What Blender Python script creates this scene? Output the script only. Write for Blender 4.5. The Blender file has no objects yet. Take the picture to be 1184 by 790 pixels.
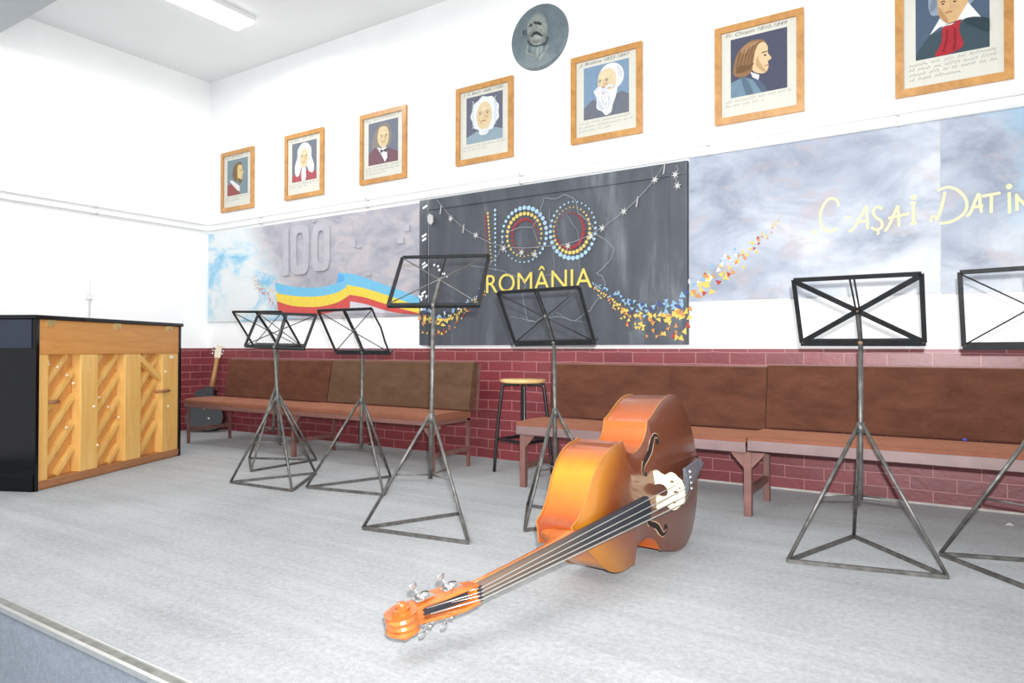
import bpy, math, random
import numpy as np
from mathutils import Vector, Matrix
random.seed(7)
SC = bpy.context.scene
COL = SC.collection
R = math.radians

# ------------------------------------------------------------------ camera (measured from the room's own lines)
F_PX, YAW, PITCH, ROLL = 793.55, 0.5745, 0.01108, 0.00153
CAM = np.array([0.0, -4.9435, 0.95])
fw = np.array([-math.sin(YAW)*math.cos(PITCH), math.cos(YAW)*math.cos(PITCH), math.sin(PITCH)])
rt = np.cross(fw, [0, 0, 1]); rt /= np.linalg.norm(rt); up = np.cross(rt, fw)
rt2 = rt*math.cos(ROLL)+up*math.sin(ROLL); up2 = -rt*math.sin(ROLL)+up*math.cos(ROLL)
cd = bpy.data.cameras.new('camera'); cam = bpy.data.objects.new('camera', cd); COL.objects.link(cam)
cam.matrix_world = Matrix(((rt2[0], up2[0], -fw[0], CAM[0]), (rt2[1], up2[1], -fw[1], CAM[1]), (rt2[2], up2[2], -fw[2], CAM[2]), (0, 0, 0, 1)))
cd.sensor_width = 36.0; cd.lens = 36.0*F_PX/1184.0; cd.clip_start = 0.05
SC.camera = cam

def wall_pt(px, py, y=0.0):
    """(x, z) on the plane y of the back wall that was measured at this point of the photograph"""
    d = fw+rt2*(px-592)/F_PX-up2*(py-395)/F_PX
    P = CAM+d*((y-CAM[1])/d[1])
    return float(P[0]), float(P[2])

# ------------------------------------------------------------------ materials
def srgb(*c):
    c = [v/255.0 for v in c]
    return tuple(v/12.92 if v <= .04045 else ((v+.055)/1.055)**2.4 for v in c)
_M = {}
def new_mat(name):
    m = bpy.data.materials.new(name); m.use_nodes = True
    return m, m.node_tree.nodes, m.node_tree.links, m.node_tree.nodes['Principled BSDF']
def mat(name, col, rough=.6, metal=0.0, var=.12, scale=12.0, bump=0.0, coat=0.0, stretch=(1, 1, 1), detail=4.0, spec=.5):
    if name in _M: return _M[name]
    m, N, L, b = new_mat(name)
    c = srgb(*col)
    tc = N.new('ShaderNodeTexCoord'); mp = N.new('ShaderNodeMapping'); mp.inputs['Scale'].default_value = stretch
    nz = N.new('ShaderNodeTexNoise'); nz.inputs['Scale'].default_value = scale; nz.inputs['Detail'].default_value = detail
    L.new(tc.outputs['Object'], mp.inputs['Vector']); L.new(mp.outputs['Vector'], nz.inputs['Vector'])
    cr = N.new('ShaderNodeValToRGB')
    cr.color_ramp.elements[0].position = .3; cr.color_ramp.elements[1].position = .7
    cr.color_ramp.elements[0].color = tuple(max(0, v*(1-var)) for v in c)+(1,)
    cr.color_ramp.elements[1].color = tuple(min(1, v*(1+var)) for v in c)+(1,)
    L.new(nz.outputs['Fac'], cr.inputs['Fac']); L.new(cr.outputs['Color'], b.inputs['Base Color'])
    b.inputs['Roughness'].default_value = rough; b.inputs['Metallic'].default_value = metal
    b.inputs['Coat Weight'].default_value = coat; b.inputs['Coat Roughness'].default_value = .08
    b.inputs['Specular IOR Level'].default_value = spec
    if bump:
        bp = N.new('ShaderNodeBump'); bp.inputs['Strength'].default_value = bump; bp.inputs['Distance'].default_value = .01
        L.new(nz.outputs['Fac'], bp.inputs['Height']); L.new(bp.outputs['Normal'], b.inputs['Normal'])
    _M[name] = m
    return m
def paint(col):
    return mat('paint_%d_%d_%d' % tuple(col), col, rough=.75, var=.05, scale=30, spec=.2)
def ramp(N, stops):
    cr = N.new('ShaderNodeValToRGB'); e = cr.color_ramp.elements
    while len(e) < len(stops): e.new(.5)
    for k, (p, c) in enumerate(stops):
        e[k].position = p; e[k].color = tuple(srgb(*c))+(1,)
    return cr
def noise(N, L, vec, scale, detail=5, rough=.6, dist=0.0):
    n = N.new('ShaderNodeTexNoise'); n.inputs['Scale'].default_value = scale; n.inputs['Detail'].default_value = detail
    n.inputs['Roughness'].default_value = rough; n.inputs['Distortion'].default_value = dist
    L.new(vec, n.inputs['Vector']); return n
def mapping(N, L, scale=(1, 1, 1), loc=(0, 0, 0), rot=(0, 0, 0), kind='Object'):
    tc = N.new('ShaderNodeTexCoord'); mp = N.new('ShaderNodeMapping')
    mp.inputs['Scale'].default_value = scale; mp.inputs['Location'].default_value = loc; mp.inputs['Rotation'].default_value = rot
    L.new(tc.outputs[kind], mp.inputs['Vector']); return mp.outputs['Vector']
def math_node(N, L, op, a, b):
    n = N.new('ShaderNodeMath'); n.operation = op
    for i, v in ((0, a), (1, b)):
        if isinstance(v, (int, float)): n.inputs[i].default_value = v
        else: L.new(v, n.inputs[i])
    return n.outputs[0]
def mixc(N, L, fac, a, b):
    n = N.new('ShaderNodeMix'); n.data_type = 'RGBA'
    for i, v in ((0, fac), (6, a), (7, b)):
        if isinstance(v, (int, float)): n.inputs[i].default_value = v
        elif isinstance(v, tuple): n.inputs[i].default_value = tuple(srgb(*v))+(1,)
        else: L.new(v, n.inputs[i])
    return n.outputs[2]

def m_carpet(name, lo, hi, lines=True):
    m, N, L, b = new_mat(name)
    v = mapping(N, L)
    fine = noise(N, L, v, 260, 3, .7); mid = noise(N, L, v, 45, 5, .75); big = noise(N, L, v, 1.3, 4, .6)
    f = math_node(N, L, 'ADD', math_node(N, L, 'MULTIPLY', fine.outputs['Fac'], .45), math_node(N, L, 'MULTIPLY', mid.outputs['Fac'], .35))
    f = math_node(N, L, 'ADD', f, math_node(N, L, 'MULTIPLY', big.outputs['Fac'], .22))
    h = f
    if lines:
        v2 = mapping(N, L, scale=(.22, 5.5, 1), rot=(0, 0, R(2)))
        w = noise(N, L, v2, 1.6, 4, .55, .15)
        f = math_node(N, L, 'ADD', f, math_node(N, L, 'MULTIPLY', math_node(N, L, 'SUBTRACT', w.outputs['Fac'], .5), .15))
        h = math_node(N, L, 'ADD', math_node(N, L, 'MULTIPLY', w.outputs['Fac'], 1.6), math_node(N, L, 'MULTIPLY', mid.outputs['Fac'], .3))
    cr = ramp(N, [(.36, lo), (.68, hi)])
    L.new(f, cr.inputs['Fac']); L.new(cr.outputs['Color'], b.inputs['Base Color'])
    b.inputs['Roughness'].default_value = .95; b.inputs['Specular IOR Level'].default_value = .1
    b.inputs['Sheen Weight'].default_value = .15
    bp = N.new('ShaderNodeBump'); bp.inputs['Strength'].default_value = .35; bp.inputs['Distance'].default_value = .02
    L.new(h, bp.inputs['Height']); L.new(bp.outputs['Normal'], b.inputs['Normal'])
    return m

def m_brick(name, side):
    m, N, L, b = new_mat(name)
    tc = N.new('ShaderNodeTexCoord'); sp = N.new('ShaderNodeSeparateXYZ'); cb = N.new('ShaderNodeCombineXYZ')
    L.new(tc.outputs['Object'], sp.inputs[0])
    wob = noise(N, L, tc.outputs['Object'], 3.0, 3)
    dz = math_node(N, L, 'MULTIPLY', math_node(N, L, 'SUBTRACT', wob.outputs['Fac'], .5), .02)
    L.new(sp.outputs['Y' if side else 'X'], cb.inputs[0])
    L.new(math_node(N, L, 'ADD', sp.outputs['Z'], dz), cb.inputs[1])
    br = N.new('ShaderNodeTexBrick')
    br.inputs['Scale'].default_value = 1.0; br.inputs['Brick Width'].default_value = .245; br.inputs['Row Height'].default_value = .0845
    br.inputs['Mortar Size'].default_value = .005; br.inputs['Mortar Smooth'].default_value = .3; br.inputs['Bias'].default_value = 0
    b.inputs['Coat Weight'].default_value = .5; b.inputs['Coat Roughness'].default_value = .38
    br.inputs['Color1'].default_value = tuple(srgb(112, 38, 44))+(1,); br.inputs['Color2'].default_value = tuple(srgb(134, 50, 56))+(1,)
    br.inputs['Mortar'].default_value = tuple(srgb(172, 112, 114))+(1,)
    L.new(cb.outputs[0], br.inputs['Vector'])
    n = noise(N, L, tc.outputs['Object'], 9, 6, .7)
    col = mixc(N, L, math_node(N, L, 'MULTIPLY', n.outputs['Fac'], .35), br.outputs['Color'], (120, 58, 66))
    L.new(col, b.inputs['Base Color'])
    b.inputs['Roughness'].default_value = .42; b.inputs['Specular IOR Level'].default_value = .55
    n2 = noise(N, L, tc.outputs['Object'], 40, 4)
    h = math_node(N, L, 'ADD', math_node(N, L, 'MULTIPLY', br.outputs['Fac'], -1.0), math_node(N, L, 'MULTIPLY', n2.outputs['Fac'], .35))
    h = math_node(N, L, 'ADD', h, math_node(N, L, 'MULTIPLY', n.outputs['Fac'], .8))
    bp = N.new('ShaderNodeBump'); bp.inputs['Strength'].default_value = .6; bp.inputs['Distance'].default_value = .008
    L.new(h, bp.inputs['Height']); L.new(bp.outputs['Normal'], b.inputs['Normal'])
    return m

def m_wood(name, c1, c2, rough=.4, axis=(1, 1, 14), scale=3.0, coat=.2):
    m, N, L, b = new_mat(name)
    v = mapping(N, L, scale=axis)
    n = noise(N, L, v, scale, 6, .6, .8)
    cr = ramp(N, [(.3, c1), (.7, c2)])
    L.new(n.outputs['Fac'], cr.inputs['Fac']); L.new(cr.outputs['Color'], b.inputs['Base Color'])
    b.inputs['Roughness'].default_value = rough; b.inputs['Coat Weight'].default_value = coat; b.inputs['Coat Roughness'].default_value = .15
    return m

def m_velvet(name, col, col2):
    m, N, L, b = new_mat(name)
    v = mapping(N, L, scale=(1.5, 1, 4))
    n = noise(N, L, v, 2.2, 8, .72, .3)
    v2 = mapping(N, L); n2 = noise(N, L, v2, 120, 3)
    f = math_node(N, L, 'ADD', math_node(N, L, 'MULTIPLY', n.outputs['Fac'], .8), math_node(N, L, 'MULTIPLY', n2.outputs['Fac'], .2))
    cr = ramp(N, [(.3, col), (.7, col2)])
    L.new(f, cr.inputs['Fac']); L.new(cr.outputs['Color'], b.inputs['Base Color'])
    b.inputs['Roughness'].default_value = .85; b.inputs['Sheen Weight'].default_value = .35
    b.inputs['Sheen Tint'].default_value = tuple(srgb(200, 140, 110))+(1,); b.inputs['Specular IOR Level'].default_value = .15
    bp = N.new('ShaderNodeBump'); bp.inputs['Strength'].default_value = .25; bp.inputs['Distance'].default_value = .004
    L.new(f, bp.inputs['Height']); L.new(bp.outputs['Normal'], b.inputs['Normal'])
    return m

def m_mural(name, x0, x1, left, idx=0):
    """cloudy painted sky; on the left board it turns from pale blue to lilac grey along x"""
    m, N, L, b = new_mat(name)
    v = mapping(N, L)
    vd = mapping(N, L, scale=(.8, 1, 1.5), rot=(0, R(35), 0))
    n = noise(N, L, vd, 1.9, 9, .62, .55); n2 = noise(N, L, vd, 4.2, 7, .6, .8); n3 = noise(N, L, v, 1.1, 4, .5, .3)
    sp = N.new('ShaderNodeSeparateXYZ'); L.new(v, sp.inputs[0])
    g = math_node(N, L, 'DIVIDE', math_node(N, L, 'SUBTRACT', sp.outputs['X'], x0), x1-x0)
    if left:
        sky = ramp(N, [(.36, (128, 184, 214)), (.44, (174, 206, 222)), (.51, (214, 220, 222)), (.75, (226, 228, 228))])
        L.new(n.outputs['Fac'], sky.inputs['Fac'])
        gr = ramp(N, [(.3, (146, 148, 158)), (.5, (166, 165, 174)), (.62, (182, 175, 178)), (.8, (160, 165, 175))])
        L.new(n2.outputs['Fac'], gr.inputs['Fac'])
        zf = math_node(N, L, 'MULTIPLY', math_node(N, L, 'SUBTRACT', sp.outputs['Z'], .53), .16)
        gg = math_node(N, L, 'ADD', math_node(N, L, 'ADD', g, zf), math_node(N, L, 'MULTIPLY', math_node(N, L, 'SUBTRACT', n.outputs['Fac'], .5), .25))
        st = ramp(N, [(.28, (0, 0, 0)), (.43, (255, 255, 255))]); L.new(gg, st.inputs['Fac'])
        col = mixc(N, L, st.outputs['Color'], sky.outputs['Color'], gr.outputs['Color'])
    else:
        gr = ramp(N, [(.30, (132, 140, 156)), (.43, (156, 164, 178)), (.54, (176, 183, 195)), (.68, (200, 204, 211))])
        L.new(n.outputs['Fac'], gr.inputs['Fac'])
        rs = ramp(N, [(.54, (0, 0, 0)), (.66, (255, 255, 255))]); L.new(n2.outputs['Fac'], rs.inputs['Fac'])
        col = mixc(N, L, math_node(N, L, 'MULTIPLY', rs.outputs['Color'], .55), gr.outputs['Color'], (180, 166, 168))
        wob_ = math_node(N, L, 'MULTIPLY', math_node(N, L, 'SUBTRACT', n.outputs['Fac'], .5), 1.1)
        # bright cloud bank low on the boards, growing to the right
        lowz = math_node(N, L, 'SUBTRACT', math_node(N, L, 'MULTIPLY', sp.outputs['X'], .62 if idx == 0 else .55), math_node(N, L, 'MULTIPLY', sp.outputs['Z'], 1.0))
        wt = ramp(N, [(.50, (0, 0, 0)), (.95, (215, 215, 215))])
        L.new(math_node(N, L, 'ADD', math_node(N, L, 'ADD', lowz, wob_), .18 if idx == 0 else .78), wt.inputs['Fac'])
        col = mixc(N, L, wt.outputs['Color'], col, (216, 220, 224))
        if idx == 1:
            bt = ramp(N, [(.30, (0, 0, 0)), (.55, (255, 255, 255))])
            L.new(math_node(N, L, 'ADD', math_node(N, L, 'MULTIPLY', sp.outputs['X'], .9), math_node(N, L, 'ADD', math_node(N, L, 'MULTIPLY', math_node(N, L, 'SUBTRACT', n3.outputs['Fac'], .5), 1.6), math_node(N, L, 'MULTIPLY', wob_, .6))), bt.inputs['Fac'])
            col = mixc(N, L, math_node(N, L, 'MULTIPLY', bt.outputs['Color'], .75), col, (128, 186, 214))
    L.new(col, b.inputs['Base Color']); b.inputs['Roughness'].default_value = .75; b.inputs['Specular IOR Level'].default_value = .2
    return m

def m_board(name):
    m, N, L, b = new_mat(name)
    v = mapping(N, L, scale=(1, 1, .16), rot=(0, R(-38), 0))
    n = noise(N, L, v, 5.0, 7, .6, .3); v1 = mapping(N, L); n1 = noise(N, L, v1, .9, 3)
    f = math_node(N, L, 'MULTIPLY', n.outputs['Fac'], math_node(N, L, 'ADD', math_node(N, L, 'MULTIPLY', n1.outputs['Fac'], .9), .45))
    cr = ramp(N, [(.3, (62, 66, 74)), (.5, (76, 80, 88)), (.62, (104, 109, 116)), (.78, (160, 164, 170))])
    L.new(f, cr.inputs['Fac']); L.new(cr.outputs['Color'], b.inputs['Base Color'])
    b.inputs['Roughness'].default_value = .6
    return m

# ------------------------------------------------------------------ mesh builder
class MB:
    def __init__(s): s.q = 0; s.v = []; s.f = []; s.mi = []; s.mats = []; s.smooth = []
    def m(s, mt):
        if mt not in s.mats: s.mats.append(mt)
        return s.mats.index(mt)
    def add(s, vs, fs, mt, smooth=False):
        o = len(s.v); k = s.m(mt)
        s.v += [tuple(map(float, q)) for q in vs]
        for f in fs: s.f.append([o+i for i in f]); s.mi.append(k); s.smooth.append(smooth)
    def box(s, lo, hi, mt):
        x0, y0, z0 = lo; x1, y1, z1 = hi
        s.add([(x0, y0, z0), (x1, y0, z0), (x1, y1, z0), (x0, y1, z0), (x0, y0, z1), (x1, y0, z1), (x1, y1, z1), (x0, y1, z1)],
              [(0, 3, 2, 1), (4, 5, 6, 7), (0, 1, 5, 4), (1, 2, 6, 5), (2, 3, 7, 6), (3, 0, 4, 7)], mt)
    def obox(s, c, ax, ay, az, mt, smooth=False):
        c, ax, ay, az = map(np.array, (c, ax, ay, az))
        vs = [c+sx*ax+sy*ay+sz*az for sz in (-1, 1) for sx, sy in ((-1, -1), (1, -1), (1, 1), (-1, 1))]
        s.add(vs, [(0, 3, 2, 1), (4, 5, 6, 7), (0, 1, 5, 4), (1, 2, 6, 5), (2, 3, 7, 6), (3, 0, 4, 7)], mt, smooth)
    def bar(s, a, b, w, h, mt, upv=(0, 0, 1)):
        a, b = np.array(a, float), np.array(b, float); d = b-a; ln = np.linalg.norm(d); d /= ln
        u = np.array(upv, float); u = u-d*(u@d)
        if np.linalg.norm(u) < 1e-4: u = np.array([0, 1., 0])-d*d[1]
        u /= np.linalg.norm(u); sd = np.cross(d, u)
        s.obox((a+b)/2, d*ln/2, sd*w/2, u*h/2, mt)
    def tube(s, pts, r, mt, n=10, cap=True, closed=False):
        P = [np.array(p, float) for p in pts]; K = len(P); rs = r if isinstance(r, (list, tuple)) else [r]*K
        rings = []; u = None
        for i in range(K):
            a = P[i-1] if (i > 0 or closed) else P[0]; b = P[(i+1) % K] if (i < K-1 or closed) else P[-1]
            t = b-a; t = t/(np.linalg.norm(t)+1e-12)
            if u is None:
                u = np.array([0, 0, 1.]) if abs(t[2]) < .9 else np.array([1., 0, 0])
            u = u-t*(u@t); u /= np.linalg.norm(u)+1e-12; w = np.cross(t, u)
            rings.append([P[i]+rs[i]*(u*math.cos(2*math.pi*k/n)+w*math.sin(2*math.pi*k/n)) for k in range(n)])
        vs = [q for ring in rings for q in ring]; fs = []
        for i in range(K if closed else K-1):
            j = (i+1) % K
            for k in range(n):
                fs.append((i*n+k, i*n+(k+1) % n, j*n+(k+1) % n, j*n+k))
        if cap and not closed:
            fs.append(tuple(reversed(range(n)))); fs.append(tuple((K-1)*n+k for k in range(n)))
        s.add(vs, fs, mt, True)
    def lathe(s, prof, mt, n=32, M=None):
        vs = []; fs = []
        for r, z in prof:
            for k in range(n):
                q = np.array([r*math.cos(2*math.pi*k/n), r*math.sin(2*math.pi*k/n), z]); vs.append(M(q) if M else q)
        for i in range(len(prof)-1):
            for k in range(n): fs.append((i*n+k, i*n+(k+1) % n, (i+1)*n+(k+1) % n, (i+1)*n+k))
        fs.append(tuple(reversed(range(n)))); fs.append(tuple((len(prof)-1)*n+k for k in range(n)))
        s.add(vs, fs, mt, True)
    def ball(s, c, r, mt, n=16, k=10, M=None):
        r = (r, r, r) if isinstance(r, (int, float)) else r
        vs = []; fs = []
        for i in range(k+1):
            a = math.pi*i/k
            for j in range(n):
                b = 2*math.pi*j/n
                q = np.array([r[0]*math.sin(a)*math.cos(b), r[1]*math.sin(a)*math.sin(b), r[2]*math.cos(a)])
                if M is not None: q = M@q
                vs.append(np.array(c)+q)
        for i in range(k):
            for j in range(n): fs.append((i*n+j, (i+1)*n+j, (i+1)*n+(j+1) % n, i*n+(j+1) % n))
        s.add(vs, fs, mt, True)
    def prism(s, poly, to3, d0, d1, mt, mt_side=None):
        """polygon (a, b) extruded between depths d0 and d1; to3(a, b, d) -> point"""
        n = len(poly)
        vs = [to3(a, b, d0) for a, b in poly]+[to3(a, b, d1) for a, b in poly]
        s.add(vs, [tuple(range(n)), tuple(reversed(range(n, 2*n)))], mt)
        s.add(vs, [(i, n+i, n+(i+1) % n, (i+1) % n) for i in range(n)], mt_side or mt)
    def flat(s, poly, off, mt):
        """polygon (x, z) facing the camera side, off in front of the back wall"""
        s.add([(x, -off, z) for x, z in poly], [tuple(range(len(poly)))], mt)
    def stroke(s, pts, w, off, mt, close=False, to3=None):
        """painted line of width w through (x, z) points"""
        P = [np.array(p, float) for p in pts]; n = len(P); A = []; B = []
        ws = w if isinstance(w, (list, tuple)) else [w]*n
        for i in range(n):
            a = P[i-1] if (i > 0 or close) else P[0]; b = P[(i+1) % n] if (i < n-1 or close) else P[-1]
            t = b-a; t /= np.linalg.norm(t)+1e-12; nn = np.array([-t[1], t[0]])
            A.append(P[i]+nn*ws[i]/2); B.append(P[i]-nn*ws[i]/2)
        s.q += 1; off = off+.00006*(s.q % 40)
        T = to3 or (lambda a, b: (a, -off, b))
        vs = [T(*q) for q in A]+[T(*q) for q in B]
        fs = [(i, n+i, n+(i+1) % n, (i+1) % n) for i in range(n if close else n-1)]
        s.add(vs, fs, mt)
    def dot(s, x, z, r, off, mt, n=12, rz=None):
        s.flat([(x+r*math.cos(2*math.pi*k/n), z+(rz or r)*math.sin(2*math.pi*k/n)) for k in range(n)], off, mt)
    def text(s, body, x, z, width, off, mt, height=None, shear=0.0, bold=0.0, slope=0.0):
        cu = bpy.data.curves.new('t', 'FONT'); cu.body = body; cu.shear = shear; cu.offset = bold; cu.resolution_u = 4
        o = bpy.data.objects.new('t', cu); COL.objects.link(o)
        dg = bpy.context.evaluated_depsgraph_get(); dg.update()
        me = bpy.data.meshes.new_from_object(o.evaluated_get(dg))
        P = np.array([v.co[:] for v in me.vertices]); lo = P.min(0); hi = P.max(0)
        kx = width/(hi[0]-lo[0]); kz = kx if height is None else height/(hi[1]-lo[1])
        vs = [(x+(p[0]-lo[0])*kx, -off, z+(p[1]-(0 if height is None else lo[1]))*kz+slope*(p[0]-lo[0])*kx) for p in P]
        s.add(vs, [tuple(f.vertices) for f in me.polygons], mt)
        bpy.data.objects.remove(o); bpy.data.curves.remove(cu); bpy.data.meshes.remove(me)
    def build(s, name, parent=None, local=False, bevel=0.0, origin=None, label=None):
        me = bpy.data.meshes.new(name)
        o0 = np.zeros(3)
        if origin is not None: o0 = np.array(origin, float)
        elif parent is not None and not local: o0 = np.array(parent.matrix_world.translation)
        par_off = np.zeros(3)
        me.from_pydata([tuple(np.array(q)-o0) for q in s.v], [], s.f); me.update()
        for mt in s.mats: me.materials.append(mt)
        me.polygons.foreach_set('material_index', s.mi); me.polygons.foreach_set('use_smooth', s.smooth)
        me.update()
        o = bpy.data.objects.new(name, me); COL.objects.link(o)
        if parent is not None:
            o.parent = parent
            o.matrix_world = parent.matrix_world.copy() if (local or origin is None) else Matrix.Translation(Vector(o0))
            if origin is None: o.matrix_basis = Matrix.Identity(4)
            else: o.matrix_basis = Matrix.Translation(Vector(o0)-parent.matrix_world.translation)
        elif origin is not None: o.location = tuple(o0)
        if origin is not None or parent is not None: bpy.context.view_layer.update()
        if bevel:
            bv = o.modifiers.new('soft_edges', 'BEVEL'); bv.width = bevel; bv.segments = 2; bv.limit_method = 'ANGLE'; bv.angle_limit = R(40)
        if label: o['label'] = label
        return o

def tag(o, label=None, cat=None, group=None, kind=None):
    if label: o['label'] = label
    if cat: o['category'] = cat
    if group: o['group'] = group
    if kind: o['kind'] = kind
    return o
def thing(name, label, cat, loc=(0, 0, 0), group=None):
    o = bpy.data.objects.new(name, None); COL.objects.link(o); o.location = loc; o.empty_display_size = .1
    bpy.context.view_layer.update()
    return tag(o, label, cat, group)
def spline(pts, n=6, close=False):
    P = [np.array(p, float) for p in pts]; K = len(P); out = []
    for i in range(K if close else K-1):
        if close: a, b, c, d = P[i-1], P[i], P[(i+1) % K], P[(i+2) % K]
        else: a, b, c, d = P[max(i-1, 0)], P[i], P[i+1], P[min(i+2, K-1)]
        for k in range(n):
            t = k/n
            out.append(.5*((2*b)+(-a+c)*t+(2*a-5*b+4*c-d)*t*t+(-a+3*b-3*c+d)*t**3))
    if not close: out.append(P[-1])
    return out

# ------------------------------------------------------------------ the room
XL, ZC = -7.545, 4.158
white = mat('white_wall_paint', (245, 246, 246), rough=.85, var=.02, scale=2.5, spec=.15)
ceil_m = mat('ceiling_paint', (236, 238, 238), rough=.9, var=.015, scale=2, spec=.1)
grey_beam = mat('beam_shaded_paint', (196, 201, 204), rough=.9, var=.03, scale=2, spec=.1)  # dimmer light on the beam put in as a greyer colour
def structure(name, mb, **k):
    o = mb.build(name, **k); o['kind'] = 'structure'; return o
b = MB(); b.box((XL-.2, -3.80, -.6), (3.6, .2, 0), m_carpet('stage_carpet', (116, 119, 122), (184, 186, 187))); structure('floor', b)
b = MB(); b.box((XL-.2, -9, -.7), (3.6, -3.838, -.6), m_carpet('hall_carpet', (110, 118, 130), (160, 166, 176), False)); structure('floor_hall', b)
b = MB(); b.box((XL-.2, -3.838, -.6), (3.6, -3.80, -.012), m_carpet('riser_carpet', (104, 112, 126), (160, 168, 180), False)); structure('wall_stage_front', b)
b = MB(); b.box((XL-.2, 0, 0), (3.6, .2, ZC), white); structure('wall_back', b)
b = MB(); b.box((XL-.2, -9, -.6), (XL, 0, ZC), white); structure('wall_left', b)
b = MB(); b.box((XL-.2, -9, ZC), (3.6, .2, ZC+.15), ceil_m); structure('ceiling', b)
b = MB(); b.box((XL, -2.95, 3.80), (3.6, -2.28, ZC), grey_beam); structure('ceiling_beam', b)
BZ = .955
b = MB(); b.box((XL, -.022, .0), (3.6, 0, BZ), m_brick('red_brick_paint', False)); structure('wall_back_brick', b)
b = MB(); b.box((XL, -3.80, .0), (XL+.022, -.022, BZ), m_brick('red_brick_paint_side', True)); structure('wall_left_brick', b)
b = MB(); b.box((-2.2, -.030, .0), (3.6, -.022, .013), mat('pale_skirting', (190, 184, 180), rough=.6)); structure('baseboard_back', b)
# metal nosing along the stage edge
alu = mat('aluminium', (206, 208, 206), rough=.35, metal=.6, var=.06, scale=30)
alud = mat('aluminium_groove', (128, 127, 122), rough=.6, metal=.3, var=.25, scale=20)
b = MB(); b.box((XL, -3.846, -.012), (3.6, -3.832, .006), alu); b.box((XL, -3.832, -.012), (3.6, -3.802, .001), alud); b.box((XL, -3.802, -.012), (3.6, -3.795, .006), alu)
structure('trim_1', b)

# pipes along the walls
pipe_m = mat('white_pipe_paint', (232, 233, 231), rough=.5, var=.03)
brk_m = mat('pipe_clip_steel', (196, 195, 190), rough=.5, metal=.4)
for nm, z, off, lab in (('upper', 2.435, .028, 'upper of two thin white heating pipes running along the walls above the painted boards'),
                        ('lower', 2.365, .028, 'lower of two thin white heating pipes running along the walls above the painted boards')):
    p = thing('heating_pipe', lab, 'pipe', (XL+.06, -.03, z), 'white heating pipes under the portraits')
    q = [(XL+off, -6.5, z), (XL+off, -off-.06, z), (XL+off+.018, -off-.018, z), (XL+off+.06, -off, z), (3.5, -off, z)]
    mb = MB(); mb.tube(q, .013, pipe_m, 12); mb.build('pipe_run', p)
    for x in (-6.55, -4.9, -3.1, -1.5, -.3):
        mb = MB(); mb.box((x-.008, -.044, z-.016), (x+.008, 0, z+.016), brk_m); mb.build('clip', p)
    for y in (-1.3, -2.6):
        mb = MB(); mb.box((XL, y-.008, z-.016), (XL+.044, y+.008, z+.016), brk_m); mb.build('clip', p)
cp = thing('cable_conduit', 'thin white vertical conduit on the left wall, dropping from the pipes behind the piano', 'conduit', (XL+.012, -1.19, 1.0))
yc = -1.36
mb = MB(); mb.tube([(XL+.009, yc, .957), (XL+.009, yc, 2.345)], .008, pipe_m, 8); mb.build('conduit_run', cp)
mb = MB(); mb.box((XL, yc-.03, 1.46), (XL+.025, yc+.03, 1.52), pipe_m); mb.build('junction_clip', cp)

# fluorescent fixture
lamp = thing('ceiling_lamp', 'long white fluorescent ceiling lamp glowing above the piano', 'lamp', (-5.82, -1.5, ZC))
mb = MB(); mb.box((-5.95, -2.20, ZC-.05), (-5.66, -.76, ZC-.002), mat('lamp_tray_enamel', (225, 226, 225), rough=.5, var=.02)); mb.build('tray', lamp)
em, N_, L_, bs = new_mat('lamp_diffuser'); bs.inputs['Base Color'].default_value = (1, 1, 1, 1)
bs.inputs['Emission Color'].default_value = (1, .99, .97, 1); bs.inputs['Emission Strength'].default_value = 4.5
mb = MB(); mb.box((-5.94, -2.19, ZC-.075), (-5.672, -.77, ZC-.05), em); mb.build('diffuser', lamp)

# ------------------------------------------------------------------ painted boards
def poly_px(pts, sx, ox, oy, y=0.0):
    return [wall_pt(ox+a/sx, oy+c/sx, y) for a, c in pts]
T_ = .018   # board thickness
cols = dict(y=(216, 190, 98), r=(172, 70, 62), b=(136, 172, 198), o=(198, 140, 84), w=(214, 217, 220), n=(70, 86, 136))
def triangles(mb, path, n, s0, s1, col, off, spread, seed):
    rnd = random.Random(seed); P = spline(path, 10)
    for i in range(n):
        t = (i+rnd.random()*.8)/n; q = P[min(int(t*(len(P)-1)), len(P)-1)]; s = s0+(s1-s0)*t
        a = rnd.random()*6.28; x = q[0]+rnd.gauss(0, spread*s); z = q[1]+rnd.gauss(0, spread*s)
        tri = [(x+s*rnd.uniform(.6, 1.15)*math.cos(a+k*2.1+rnd.uniform(-.35, .35)), z+s*rnd.uniform(.6, 1.15)*math.sin(a+k*2.1+rnd.uniform(-.35, .35))) for k in range(3)]
        if (tri[1][0]-tri[0][0])*(tri[2][1]-tri[0][1])-(tri[1][1]-tri[0][1])*(tri[2][0]-tri[0][0]) < 0: tri.reverse()
        c = col if isinstance(col, str) else rnd.choice(col)
        mb.flat(tri, off+.00012*(i % 9), paint(cols[c]))

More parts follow.
